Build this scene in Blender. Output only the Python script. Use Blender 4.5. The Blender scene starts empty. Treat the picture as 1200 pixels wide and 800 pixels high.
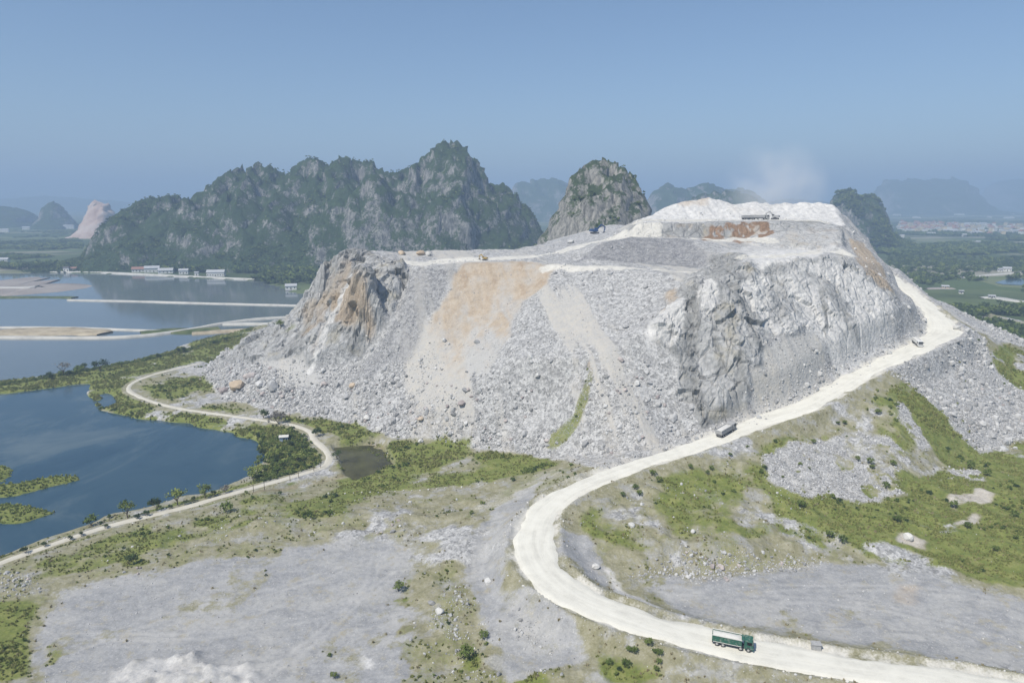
import bpy, bmesh, math, random
import numpy as np
from mathutils import Vector, Matrix, Euler
from mathutils.geometry import delaunay_2d_cdt

random.seed(7)
rng = np.random.default_rng(11)
SC = bpy.context.scene
COL = SC.collection
R = math.radians

# ------------------------------------------------------------------ camera, light, sky
CAM_H = 92.0
PITCH = 11.65
cam_d = bpy.data.cameras.new("camera")
cam_d.sensor_width = 36.0
cam_d.lens = 24.0
cam_d.clip_start = 1.0
cam_d.clip_end = 60000.0
cam = bpy.data.objects.new("camera", cam_d)
COL.objects.link(cam)
cam.location = (0, 0, CAM_H)
cam.rotation_euler = (R(90 - PITCH), 0, 0)
SC.camera = cam

SUN_EL, SUN_AZ = 54.0, -136.0            # azimuth measured from +Y (view direction) towards +X
world = bpy.data.worlds.new("World")
SC.world = world
world.use_nodes = True
wn = world.node_tree
sky = wn.nodes.new("ShaderNodeTexSky")
sky.sky_type = 'NISHITA'
sky.sun_disc = False
sky.sun_elevation = R(SUN_EL)
sky.sun_rotation = R(SUN_AZ)
sky.air_density = 1.0
sky.dust_density = 0.6
sky.ozone_density = 4.8
wn.links.new(sky.outputs[0], wn.nodes['Background'].inputs[0])
wn.nodes['Background'].inputs[1].default_value = 0.104

sun_d = bpy.data.lights.new("sun", 'SUN')
sun_d.energy = 4.8
sun_d.angle = R(0.55)
sun_d.color = (1.0, 0.945, 0.85)
sun = bpy.data.objects.new("sun", sun_d)
COL.objects.link(sun)
sv = Vector((math.sin(R(SUN_AZ)) * math.cos(R(SUN_EL)), math.cos(R(SUN_AZ)) * math.cos(R(SUN_EL)), math.sin(R(SUN_EL))))
sun.rotation_euler = sv.to_track_quat('Z', 'Y').to_euler()
sun.location = (0, 0, 700)

SC.view_settings.view_transform = 'Standard'
SC.view_settings.look = 'None'
SC.view_settings.exposure = 0.12
SC.view_settings.gamma = 1.0
SC.view_settings.use_curve_mapping = False
SC.render.engine = 'CYCLES'
SC.cycles.use_denoising = True
SC.cycles.max_bounces = 5
SC.cycles.diffuse_bounces = 2
SC.cycles.glossy_bounces = 2
SC.cycles.transparent_max_bounces = 6
SC.cycles.volume_bounces = 1

# ------------------------------------------------------------------ survey helpers
SP, CP = math.sin(R(PITCH)), math.cos(R(PITCH))
def ray(px, py):
    u = (px - 600) / 800.0; v = (400 - py) / 800.0
    return np.array([u, CP + v * SP, -SP + v * CP])
def Z(px, py, z):
    """survey point sighted at a bearing, lying at height z"""
    d = ray(px, py); t = (z - CAM_H) / d[2]
    return (d[0] * t, d[1] * t, z)
def D(px, py, Y, dz=0.0):
    """survey point sighted at a bearing, lying Y metres ahead"""
    d = ray(px, py); t = Y / d[1]
    return (d[0] * t, Y, CAM_H + d[2] * t + dz)
def proj(x, y, z):
    dz = z - CAM_H
    f = y * CP - dz * SP
    up = y * SP + dz * CP
    return 600 + 800 * x / f, 400 - 800 * up / f

# ------------------------------------------------------------------ numpy noise
def _h(ix, iy, iz, seed):
    n = (ix * 374761393 + iy * 668265263 + iz * 2147483647 + seed * 974634777) & 0xffffffff
    n = ((n ^ (n >> 13)) * 1274126177) & 0xffffffff
    n = ((n ^ (n >> 16)) * 2246822519) & 0xffffffff
    return ((n ^ (n >> 15)) & 0xffffff) / float(0xffffff) * 2 - 1
def vnoise2(x, y, seed=0):
    x = np.asarray(x, float); y = np.asarray(y, float)
    ix = np.floor(x).astype(np.int64); iy = np.floor(y).astype(np.int64)
    fx = x - ix; fy = y - iy
    fx = fx * fx * fx * (fx * (fx * 6 - 15) + 10); fy = fy * fy * fy * (fy * (fy * 6 - 15) + 10)
    a = _h(ix, iy, 0, seed); b = _h(ix + 1, iy, 0, seed); c = _h(ix, iy + 1, 0, seed); d = _h(ix + 1, iy + 1, 0, seed)
    return (a * (1 - fx) + b * fx) * (1 - fy) + (c * (1 - fx) + d * fx) * fy
def vnoise3(x, y, z, seed=0):
    ix = np.floor(x).astype(np.int64); iy = np.floor(y).astype(np.int64); iz = np.floor(z).astype(np.int64)
    fx = x - ix; fy = y - iy; fz = z - iz
    fx = fx * fx * (3 - 2 * fx); fy = fy * fy * (3 - 2 * fy); fz = fz * fz * (3 - 2 * fz)
    def L(k):
        a = _h(ix, iy, k, seed); b = _h(ix + 1, iy, k, seed); c = _h(ix, iy + 1, k, seed); d = _h(ix + 1, iy + 1, k, seed)
        return (a * (1 - fx) + b * fx) * (1 - fy) + (c * (1 - fx) + d * fx) * fy
    return L(iz) * (1 - fz) + L(iz + 1) * fz
def fbm2(x, y, s, octv=4, seed=0, gain=0.5):
    r = 0; a = 1; t = 0
    for o in range(octv):
        c, sn = math.cos(o * 0.7 + 0.3), math.sin(o * 0.7 + 0.3)
        r = r + a * vnoise2((x * c - y * sn) / s + 17.3 * o, (x * sn + y * c) / s - 9.1 * o, seed + o); t += a; a *= gain; s *= 0.5
    return r / t
def fbm3(x, y, z, s, octv=4, seed=0, gain=0.5, ridged=False):
    r = 0; a = 1; t = 0
    for o in range(octv):
        c, sn = math.cos(o * 0.9 + 0.4), math.sin(o * 0.9 + 0.4)
        n = vnoise3((x * c - y * sn) / s + 3.7 * o, (x * sn + y * c) / s + 7.9 * o, z / s - 5.3 * o, seed + o)
        if ridged: n = 1 - 2 * np.abs(n)
        r = r + a * n; t += a; a *= gain; s *= 0.5
    return r / t
def sstep(a, b, x):
    t = np.clip((x - a) / (b - a), 0, 1); return t * t * (3 - 2 * t)
def in_poly(x, y, poly):
    r = np.zeros(x.shape, bool); n = len(poly)
    for i in range(n):
        x1, y1 = poly[i][0], poly[i][1]; x2, y2 = poly[(i + 1) % n][0], poly[(i + 1) % n][1]
        if y1 == y2: continue
        c = ((y1 > y) != (y2 > y)) & (x < (x2 - x1) * (y - y1) / (y2 - y1) + x1)
        r ^= c
    return r
def poly_dist(x, y, pts, closed=False):
    """distance to a polyline, with the interpolated extra columns of its nearest point"""
    P = np.array(pts, float)
    if closed: P = np.vstack([P, P[:1]])
    best = np.full(x.shape, 1e9); val = np.zeros(x.shape + (P.shape[1] - 2,)) if P.shape[1] > 2 else None
    for a, b in zip(P[:-1], P[1:]):
        dx, dy = b[0] - a[0], b[1] - a[1]; L2 = dx * dx + dy * dy + 1e-9
        t = np.clip(((x - a[0]) * dx + (y - a[1]) * dy) / L2, 0, 1)
        d = np.hypot(x - a[0] - t * dx, y - a[1] - t * dy)
        m = d < best; best = np.where(m, d, best)
        if val is not None:
            val[m] = a[2:] + t[m][:, None] * (b[2:] - a[2:])
    return (best, val) if val is not None else best
def catmull(pts, n=6):
    P = np.array(pts, float); P = np.vstack([2 * P[0] - P[1], P, 2 * P[-1] - P[-2]]); out = []
    for i in range(1, len(P) - 2):
        for k in range(n):
            t = k / n
            out.append(0.5 * ((2 * P[i]) + (-P[i-1] + P[i+1]) * t + (2*P[i-1] - 5*P[i] + 4*P[i+1] - P[i+2]) * t*t + (-P[i-1] + 3*P[i] - 3*P[i+1] + P[i+2]) * t**3))
    out.append(P[-2]); return np.array(out)

# ------------------------------------------------------------------ object helpers
def tag(o, label=None, cat=None, group=None, kind=None):
    if label: o['label'] = label
    if cat: o['category'] = cat
    if group: o['group'] = group
    if kind: o['kind'] = kind
    return o
def link(o, parent=None):
    COL.objects.link(o)
    if parent is not None: o.parent = parent
    return o
def mesh_np(name, V, F, mat, parent=None, smooth=False):
    me = bpy.data.meshes.new(name)
    V = np.ascontiguousarray(V, np.float32); F = np.ascontiguousarray(F, np.int32); k = F.shape[1]
    me.vertices.add(len(V)); me.vertices.foreach_set('co', V.ravel())
    me.loops.add(F.size); me.loops.foreach_set('vertex_index', F.ravel())
    me.polygons.add(len(F)); me.polygons.foreach_set('loop_start', np.arange(0, F.size, k, dtype=np.int32))
    me.update(calc_edges=True); me.validate()
    if smooth: me.polygons.foreach_set('use_smooth', np.ones(len(F), bool))
    if mat: me.materials.append(mat)
    o = bpy.data.objects.new(name, me)
    return link(o, parent)
def obj(name, bm, mat, parent=None, loc=None, smooth=False):
    me = bpy.data.meshes.new(name)
    bmesh.ops.recalc_face_normals(bm, faces=bm.faces)
    bm.to_mesh(me); bm.free()
    for m in (mat if isinstance(mat, (list, tuple)) else [mat]): me.materials.append(m)
    if smooth: me.polygons.foreach_set('use_smooth', np.ones(len(me.polygons), bool))
    o = bpy.data.objects.new(name, me)
    if loc is not None: o.location = loc
    return link(o, parent)
def empty(name, loc, rz=0, label=None, cat=None, group=None):
    o = bpy.data.objects.new(name, None); link(o)
    o.location = loc; o.rotation_euler = (0, 0, rz); o.empty_display_size = 0.5
    return tag(o, label, cat, group)
def box(bm, x0, x1, y0, y1, z0, z1, bev=0.0, mi=0, taper=None):
    vs = [bm.verts.new(c) for c in ((x0,y0,z0),(x1,y0,z0),(x1,y1,z0),(x0,y1,z0),(x0,y0,z1),(x1,y0,z1),(x1,y1,z1),(x0,y1,z1))]
    if taper:
        cx, cy = (x0+x1)/2, (y0+y1)/2
        for v in vs[4:]: v.co.x = cx + (v.co.x-cx)*taper[0]; v.co.y = cy + (v.co.y-cy)*taper[1]
    fs = [bm.faces.new([vs[i] for i in f]) for f in ((3,2,1,0),(4,5,6,7),(0,1,5,4),(1,2,6,5),(2,3,7,6),(3,0,4,7))]
    for f in fs: f.material_index = mi
    if bev:
        es = list({e for f in fs for e in f.edges})
        bmesh.ops.bevel(bm, geom=es, offset=bev, segments=1, affect='EDGES')
def prism(bm, prof, x0, x1, mi=0):
    """extrude a (y,z) outline along x"""
    a = [bm.verts.new((x0, p[0], p[1])) for p in prof]; b = [bm.verts.new((x1, p[0], p[1])) for p in prof]
    n = len(prof); fs = [bm.faces.new(a[::-1]), bm.faces.new(b)]
    for i in range(n): fs.append(bm.faces.new((a[i], a[(i+1) % n], b[(i+1) % n], b[i])))
    for f in fs: f.material_index = mi
def cyl(bm, p, q, r0, r1=None, n=8, mi=0):
    r1 = r0 if r1 is None else r1
    p, q = Vector(p), Vector(q); ax = (q - p).normalized(); u = ax.orthogonal().normalized(); w = ax.cross(u)
    a = []; b = []
    for i in range(n):
        t = 2 * math.pi * i / n; d = u * math.cos(t) + w * math.sin(t)
        a.append(bm.verts.new(p + d * r0)); b.append(bm.verts.new(q + d * r1))
    fs = [bm.faces.new(a[::-1]), bm.faces.new(b)]
    for i in range(n): fs.append(bm.faces.new((a[i], a[(i+1) % n], b[(i+1) % n], b[i])))
    for f in fs: f.material_index = mi
def copy_tree(o, parent=None):
    c = o.copy(); COL.objects.link(c)
    if parent is not None: c.parent = parent
    for ch in o.children: copy_tree(ch, c)
    return c

# ------------------------------------------------------------------ material helpers
class NT:
    def __init__(s, name):
        s.m = bpy.data.materials.new(name); s.m.use_nodes = True; s.t = s.m.node_tree
        s.b = s.t.nodes['Principled BSDF']; s.b.inputs['Specular IOR Level'].default_value = 0.25
        s.co = s.t.nodes.new('ShaderNodeTexCoord').outputs['Object']
    def n(s, typ, **kw):
        nd = s.t.nodes.new(typ)
        for k, v in kw.items():
            if k.startswith('i_'):
                key = k[2:]; key = int(key) if key.isdigit() else key
                s.put(nd.inputs[key], v)
            else: setattr(nd, k, v)
        return nd
    def put(s, inp, v):
        if isinstance(v, bpy.types.NodeSocket): s.t.links.new(v, inp)
        elif isinstance(v, (tuple, list)) and len(v) == 3 and inp.type == 'RGBA': inp.default_value = (*v, 1)
        else: inp.default_value = v
    def scale(s, vec, sc):
        return s.n('ShaderNodeVectorMath', operation='MULTIPLY', i_0=vec, i_1=sc).outputs[0]
    def noise(s, scale, detail=4, rough=0.55, vec=None, dist=0.0):
        nd = s.n('ShaderNodeTexNoise'); s.put(nd.inputs['Vector'], vec or s.co)
        nd.inputs['Scale'].default_value = scale; nd.inputs['Detail'].default_value = detail
        nd.inputs['Roughness'].default_value = rough; nd.inputs['Distortion'].default_value = dist
        return nd.outputs[0]
    def vor(s, scale, vec=None, feature='F1', out='Distance'):
        nd = s.n('ShaderNodeTexVoronoi', feature=feature); s.put(nd.inputs['Vector'], vec or s.co)
        nd.inputs['Scale'].default_value = scale
        return nd.outputs[out]
    def ramp(s, fac, stops):
        nd = s.n('ShaderNodeValToRGB'); s.put(nd.inputs[0], fac); e = nd.color_ramp.elements
        while len(e) > 1: e.remove(e[-1])
        e[0].position = stops[0][0]; e[0].color = (*stops[0][1], 1) if len(stops[0][1]) == 3 else stops[0][1]
        for p, c in stops[1:]:
            q = e.new(p); q.color = (*c, 1)
        return nd.outputs[0]
    def mr(s, v, a, b, c=0.0, d=1.0):
        nd = s.n('ShaderNodeMapRange'); nd.interpolation_type = 'SMOOTHSTEP'
        for i, k in zip((0, 1, 2, 3, 4), (v, a, b, c, d)): s.put(nd.inputs[i], k)
        return nd.outputs[0]
    def mix(s, f, a, b, mode='MIX'):
        nd = s.n('ShaderNodeMix', data_type='RGBA', blend_type=mode)
        s.put(nd.inputs[0], f); s.put(nd.inputs[6], a); s.put(nd.inputs[7], b)
        return nd.outputs[2]
    def math(s, op, a, b=0.0, clamp=False):
        nd = s.n('ShaderNodeMath', operation=op, use_clamp=clamp); s.put(nd.inputs[0], a); s.put(nd.inputs[1], b); return nd.outputs[0]
    def attr(s, name):
        nd = s.n('ShaderNodeAttribute'); nd.attribute_name = name
        sep = s.n('ShaderNodeSeparateColor'); s.t.links.new(nd.outputs['Color'], sep.inputs[0])
        return sep.outputs[0], sep.outputs[1], sep.outputs[2], nd.outputs['Alpha']
    def bump(s, h, strength=0.5, dist=0.3, normal=None):
        nd = s.n('ShaderNodeBump'); nd.inputs['Strength'].default_value = strength; nd.inputs['Distance'].default_value = dist
        s.put(nd.inputs['Height'], h)
        if normal is not None: s.put(nd.inputs['Normal'], normal)
        return nd.outputs[0]
    def out(s, color=None, rough=None, normal=None):
        if color is not None: s.put(s.b.inputs['Base Color'], color)
        if rough is not None: s.put(s.b.inputs['Roughness'], rough)
        if normal is not None: s.put(s.b.inputs['Normal'], normal)
        return s.m
def paint(name, col, rough=0.5, dirt=0.3, metal=0.0, dust=(0.42, 0.40, 0.36)):
    t = NT(name); f = t.mr(t.noise(1.6, 5, 0.65), 0.45, 0.75, 0.0, dirt)
    t.b.inputs['Metallic'].default_value = metal
    return t.out(t.mix(f, col, dust), rough)
# ------------------------------------------------------------------ survey of the near terrain
PTS = []; EDGES = []
def line(pts, chain=True):
    i0 = len(PTS); PTS.extend([tuple(map(float, p)) for p in pts])
    if chain: EDGES.extend([(i, i + 1) for i in range(i0, len(PTS) - 1)])
def pt(*pts): line(pts, False)

ROAD = [Z(1262,828,5), Z(1170,806,5), Z(1100,794,5), Z(1000,781,5), Z(900,764,5.2), Z(840,752,5.4), Z(780,737,5.8), Z(720,717,6.3), Z(682,702,6.7), Z(654,684,7.1),
        Z(634,662,7.5), Z(626,640,8.0), Z(628,620,8.5), Z(638,598,9.1), Z(665,577,9.9), Z(705,559,10.8), Z(750,543,12), Z(800,527,13.6), Z(848,510,15.3),
        Z(900,491,17.8), Z(950,473,20.6), Z(1000,443,25), Z(1040,423,28.5), Z(1078,405,31.8), Z(1106,389,34.5), Z(1098,371,37.8), Z(1078,352,41.2), Z(1058,334,45)]
ROAD += [(238,455,50), (222,490,55)]
ROAD_W0 = [8,8,8,8,8.5,8.5,9,9.5,10,10.5,11,11,10.5,10,9.5,9.5,9.5,10,10.5,11,11.5,12,12.5,14,17,13,10,9,9,9]
ROAD_W = [w_ * (0.97 if k_ < 13 else 0.8) for k_, w_ in enumerate(ROAD_W0)]
ROADC = catmull([(p[0], p[1], p[2], w) for p, w in zip(ROAD, ROAD_W)], 6)
TRACK = [Z(-70,688,-3), Z(0,659,-3), Z(60,638,-3), Z(130,615,-3), Z(200,598,-3), Z(250,584,-3), Z(300,570,-3), Z(350,556,-3), Z(378,547,-3), Z(386,537,-3),
         Z(380,525,-3), Z(368,515,-3), Z(362,505,-3), Z(340,497,-3), Z(300,491,-3), Z(250,484,-3), Z(205,477,-3), Z(170,467,-3.2), Z(151,457,-3.3),
         Z(158,447,-3.3), Z(185,437,-3.2), Z(236,425,-3)]
TRACKC = catmull([(p[0], p[1], p[2], 3.4) for p in TRACK], 5)

line(ROAD[:-2])
line(TRACK)
# left lowland, hummocks, left yard
pt(Z(-160,800,0), Z(-120,700,-1), Z(0,690,-0.3), Z(0,800,0.3), Z(100,672,-0.5), Z(200,655,0), Z(300,645,0.2), Z(400,640,0.2), Z(470,640,0.4), Z(480,700,0.2),
   Z(60,720,0.2), Z(250,720,0), Z(350,780,0), Z(120,790,0), Z(480,790,0.3), Z(500,735,1.6), Z(540,700,2.2), Z(520,680,1.0), Z(500,770,0.8),
   Z(130,640,-1.5), Z(250,612,-1.2), Z(300,610,1.2), Z(330,600,0.6), Z(430,604,1.8), Z(520,604,2.0), Z(560,592,3), Z(400,585,-1), Z(480,578,0),
   Z(560,640,3.6), Z(555,662,2), Z(570,700,2.6), Z(600,708,4), Z(560,760,1.6), Z(640,740,2.6), Z(700,790,2.8), Z(850,800,3.8), Z(735,745,4), Z(640,700,5.2), Z(950,795,4.3),
   (-420,90,-6), (-200,90,0), (-60,90,0.5), (40,90,2.5), (120,90,4), (420,90,4))
pt(Z(450,570,-2), Z(520,550,-1), Z(600,560,2.2), Z(440,530,-2.4), Z(335,574,-4.6), Z(400,562,-4.6), Z(560,585,1.5), Z(600,600,6), Z(590,630,6.6), Z(640,560,5), Z(250,465,-2.6), Z(220,450,-2.6), Z(210,462,-3))
line([Z(-90,462,-4.8), Z(0,453,-4.8), Z(60,447,-4.8), Z(108,434,-4.6), Z(160,425,-4.4), Z(215,412,-4.0), Z(265,398,-4.0)])
line([Z(104,458,-4.8), Z(112,472,-4.8), Z(146,484,-4.8), Z(202,490,-4.6), Z(270,501,-4.6), Z(308,522,-4.6), Z(300,556,-4.6), Z(250,578,-4.6), Z(130,609,-4.6), Z(0,652,-4.6)])
# right yard, scarp behind it, green ground
line([Z(668,640,6.6), Z(720,632,7.4), Z(790,632,8), Z(870,640,7.4), Z(925,648,5)])
line([Z(700,688,4.6), Z(735,674,4), Z(800,668,3.5), Z(870,668,3.5), Z(955,662,3.6)])
pt(Z(1200,700,3.5), Z(1200,755,3.4), Z(900,730,3.6), Z(1050,752,3.5), Z(760,690,3.8), Z(820,715,3.7), Z(1000,660,4.2), Z(1100,650,4.8), Z(1200,680,4.2), Z(1200,620,6), Z(1110,600,6.4),
   Z(1010,630,5.6), Z(1060,610,6.6), Z(1200,580,6.5), Z(1280,700,4), Z(1300,600,6), (420,140,4), (420,220,4))
line([Z(680,610,8), Z(760,602,8.6), Z(850,592,9), Z(920,598,8), Z(1000,592,6.5), Z(1055,572,6.5), Z(1110,548,6), Z(1150,530,5), Z(1195,520,4.5), Z(1260,520,4)])
pt(Z(900,540,12.2), Z(980,500,15.5), Z(1000,550,9.6), Z(1050,480,19.5), Z(1050,520,13))
# right spur (crest beside the road and its rubble flank)
line([Z(1136,384,34.5), Z(1150,394,30.5), Z(1166,403,27), Z(1185,408,24), Z(1215,415,20), (330,330,6)])
pt(Z(1100,440,22), Z(1130,480,13.5), Z(1160,450,17.5), Z(1190,480,10))
# foot of the rubble slope
line([Z(236,440,-2.6), Z(262,468,-2.4), Z(330,480,-2.2), Z(400,492,-2), Z(460,512,-1), Z(560,524,0.4), Z(640,534,3.2), Z(700,545,8.6), Z(760,527,11), Z(805,510,13)])
# front edge of the plateau
line([Z(482,312,60), Z(545,306,61), Z(600,308,62), Z(650,310,62), Z(700,313,61.8), Z(750,317,61.4), Z(800,325,60.5), Z(828,331,60)])
pt(Z(520,420,24), Z(600,420,31), Z(700,420,35), Z(640,470,17.5))
# left outcrop
line([D(240,430,386), D(270,406,382), D(300,392,380), D(335,375,378), D(350,355,375), D(370,322,369), D(385,299,366), Z(408,294,66), Z(430,292,66.5), Z(455,294,65), Z(472,299,63), Z(500,303,61.7), Z(560,301,62.6), Z(600,292,63), Z(640,284.5,62.8), D(640,283,570)])
line([D(300,424,343), D(335,425,328), D(365,431,318), D(400,428,316), D(425,418,317), D(460,380,318), D(476,345,338)])
line([Z(424,312,61.5), D(412,328,347), D(396,360,334), D(368,426,319.5)])
pt(D(372,350,360), D(352,395,348), D(385,330,360), D(440,345,331), D(442,395,317), D(462,332,331), D(455,312,341), D(436,318,340), D(470,325,337))
pt(D(415,395,319), D(390,410,317.5))
# hidden back of the outcrop and plateau
pt((-205,400,-6), (-180,405,-6), (-120,440,-6), (-60,470,-6), (-30,500,0), (-100,360,-6.5), (0,560,20), (-20,600,-6), (60,640,30), (0,720,-6), (140,640,50), (150,720,-6), (-420,430,-8), (-420,720,-8), (-250,430,-8), (-240,330,-6))
# ramp and bench
line([Z(690,308,62.2), Z(750,307.5,62.2), Z(800,310,61.8), Z(826,314,61.2)])
line([Z(668,303,63), D(706,287,352), D(725,281,358), D(770,280.5,360), D(806,281,356), Z(832,297,67.4), Z(860,298,68)])
pt(Z(655,297,64.3), Z(700,282,67.6), Z(735,273,71.6), D(690,274,480), D(740,268,470), D(720,262,540))
line([Z(832,334,60), Z(840,315,64), Z(880,306,67.5), Z(920,303,68), Z(960,300,68.5), Z(985,297,69), D(1010,306,332), D(1038,310,368)])
line([D(742,278,386), D(800,277.5,387), D(870,278,386), D(900,290,362), D(950,294,352), D(985,288,352)])
line([D(748,262,394), D(800,261,394), D(870,260,393), D(930,260,392), D(960,262,388), D(985,264,382)])
line([D(748,256,424), D(820,256.5,423), D(900,256.5,422), D(965,257,418)])
line([D(735,268,430), D(752,262,432), D(772,248,434), D(790,240,437), D(812,234,440), D(832,231,442), D(854,237,442), D(900,238,443), D(960,235,441), D(976,238,436), D(986,256,418), D(1002,274,392), D(1014,285,382), D(1040,310,370), D(1056,336,361), D(1060,350,352)])
pt((150,480,75), (60,490,66), (120,520,70), (200,455,78), (170,560,60), (215,520,56))
# outer berm of the upper road, drop to the plain beyond
line([(262,468,46), D(1062,322,432), D(1086,345,372), D(1116,369,335), D(1134,382,316)])
pt((300,430,-4), (330,370,-4), (290,500,-4), (240,560,10), (230,640,-4), (420,300,0), (420,400,-5), (420,720,-5), (250,720,-5), (365,270,3))

_pv = [Vector((p[0], p[1])) for p in PTS]
cv, ce, cf, ov, oe, of = delaunay_2d_cdt(_pv, EDGES, [], 0, 1e-4)
cz = np.zeros(len(cv))
_P = np.array(PTS)
_crossed = 0
for i, src in enumerate(ov):
    if src: cz[i] = np.mean([PTS[k][2] for k in src])
    else:                       # two survey lines cross here: take the height off the nearest line
        _crossed += 1; best = 1e9
        for a, b in EDGES:
            A, B = _P[a], _P[b]; d = B[:2] - A[:2]; t = np.clip(np.dot(np.array(cv[i]) - A[:2], d) / (d @ d + 1e-9), 0, 1)
            q = np.hypot(*(A[:2] + t * d - np.array(cv[i])))
            if q < best: best = q; cz[i] = A[2] + t * (B[2] - A[2])
print("survey crossings", _crossed)

def graded(stops):
    out = []
    for (a, b, s) in stops: out += list(np.linspace(a, b, max(1, int(round((b - a) / s))), endpoint=False))
    return np.array(out + [stops[-1][1]])
XS = graded([(-420,-160,1.5), (-160,250,0.72), (250,420,1.6)])
YS = graded([(92,200,0.6), (200,455,0.66), (455,720,2.4)])
NX, NY = len(XS), len(YS)
GX, GY = np.meshgrid(XS, YS)
GZ = np.full(GX.shape, -6.0)
CV = np.array([(v[0], v[1]) for v in cv])
for f in cf:
    if len(f) != 3: continue
    a, b, c = CV[f[0]], CV[f[1]], CV[f[2]]
    i0, i1 = np.searchsorted(XS, [min(a[0], b[0], c[0]) - .01, max(a[0], b[0], c[0]) + .01]); j0, j1 = np.searchsorted(YS, [min(a[1], b[1], c[1]) - .01, max(a[1], b[1], c[1]) + .01])
    if i1 <= i0 or j1 <= j0: continue
    X = GX[j0:j1, i0:i1]; Y = GY[j0:j1, i0:i1]
    det = (b[1] - c[1]) * (a[0] - c[0]) + (c[0] - b[0]) * (a[1] - c[1])
    if abs(det) < 1e-9: continue
    l0 = ((b[1] - c[1]) * (X - c[0]) + (c[0] - b[0]) * (Y - c[1])) / det; l1 = ((c[1] - a[1]) * (X - c[0]) + (a[0] - c[0]) * (Y - c[1])) / det; l2 = 1 - l0 - l1
    m = (l0 > -1e-6) & (l1 > -1e-6) & (l2 > -1e-6)
    GZ[j0:j1, i0:i1][m] = (l0 * cz[f[0]] + l1 * cz[f[1]] + l2 * cz[f[2]])[m]
def blur(a, n):
    for _ in range(n):
        p = np.pad(a, 1, mode='edge')
        a = (p[:-2, 1:-1] + 2 * p[1:-1, 1:-1] + p[2:, 1:-1]) / 4; p = np.pad(a, 1, mode='edge'); a = (p[1:-1, :-2] + 2 * p[1:-1, 1:-1] + p[1:-1, 2:]) / 4
    return a
GZ = blur(GZ, 3)
GZ0 = GZ.copy()

def height(x, y, A=None):
    A = GZ if A is None else A
    x = np.asarray(x, float); y = np.asarray(y, float)
    i = np.clip(np.searchsorted(XS, x) - 1, 0, NX - 2); j = np.clip(np.searchsorted(YS, y) - 1, 0, NY - 2)
    fx = np.clip((x - XS[i]) / (XS[i+1] - XS[i]), 0, 1); fy = np.clip((y - YS[j]) / (YS[j+1] - YS[j]), 0, 1)
    return (A[j, i] * (1 - fx) + A[j, i+1] * fx) * (1 - fy) + (A[j+1, i] * (1 - fx) + A[j+1, i+1] * fx) * fy
def ground_at(px, py, A=None, water=-6.0):
    """where a sight line from the survey station meets the land"""
    d = ray(px, py); ys = np.arange(93, 719, 0.4); t = ys / d[1]
    x = d[0] * t; z = CAM_H + d[2] * t; h = np.maximum(height(x, ys, A), water)
    k = np.nonzero(h >= z)[0]
    k = k[0] if len(k) else len(ys) - 1
    return (float(x[k]), float(ys[k]), float(h[k]))
def G(poly): return [ground_at(px, py, GZ0)[:2] for px, py in poly]

# ponds carved below the water
WATER = -6.0
wob = fbm2(GX, GY, 14, 4, 31)
wx, wy = GX + 2.5 * wob, GY + 4.0 * fbm2(GX, GY, 12, 4, 37)
pond1 = [Z(*p, WATER) for p in [(-90,705),(0,650),(60,629),(130,606),(200,588),(250,576),(288,560),(308,540),(300,520),(270,507),(200,495),(145,487),(110,477),(99,465),(106,449),(60,456),(0,462),(-90,476)]]
pond2 = [Z(*p, WATER) for p in [(-90,458),(0,446),(60,437),(110,425),(160,417),(215,402),(270,391),(300,382),(338,368)]] + [(-110,560), (-40,640), (-20,725), (-430,725), (-430,430)]
isles = [[(-40,573),(0,570),(30,568),(60,560),(93,557),(96,562),(60,571),(25,582),(-40,590)], [(-40,596),(0,592),(40,597),(62,603),(30,611),(-40,613)], [(-40,545),(0,549),(15,556),(8,564),(-40,568)]]
pm = in_poly(wx, wy, pond1) | in_poly(wx, wy, pond2)
for s in isles: pm &= ~in_poly(wx, wy, [Z(*p, WATER) for p in s])
small = [Z(*p, -4.5) for p in [(118,460),(131,455),(137,466),(128,475),(119,470)]]
pm |= in_poly(wx, wy, small)
w = blur(pm.astype(float), 5)
GZ = GZ * (1 - w) + (-8.4) * w
ismask = np.zeros(GX.shape, bool)
for s in isles: ismask |= in_poly(wx, wy, [Z(*p, WATER) for p in s])
GZ = np.where(ismask, -6.2 + 0.9 * blur(ismask.astype(float), 4), GZ)
# sunken pit in the meadow
pit = [Z(*p, -2.5) for p in [(388,517),(440,514),(452,522),(466,542),(440,552),(415,556),(398,545)]]
w = blur(in_poly(wx, wy, pit).astype(float), 3); GZ = GZ - 3.2 * w; GZ = np.where(w > 0.3, np.maximum(GZ, -5.7), GZ)
PITM = w

# slopes of the surveyed surface
sy, sx = np.gradient(GZ0, YS, XS); SLOPE = np.degrees(np.arctan(np.hypot(sx, sy)))
SLOPEB = blur(SLOPE, 4)

# ------------------------------------------------------------------ ground cover zones
ax = GX + 5 * fbm2(GX, GY, 16, 5, 3, 0.6); ay = GY + 7 * fbm2(GX, GY, 16, 5, 5, 0.6)
def zone(poly, n=3, world=False):
    return blur(in_poly(ax, ay, poly if world else G(poly)).astype(float), n)
big = fbm2(GX, GY, 22, 5, 41, 0.6); fine = fbm2(GX, GY, 5, 4, 43, 0.6)

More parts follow.
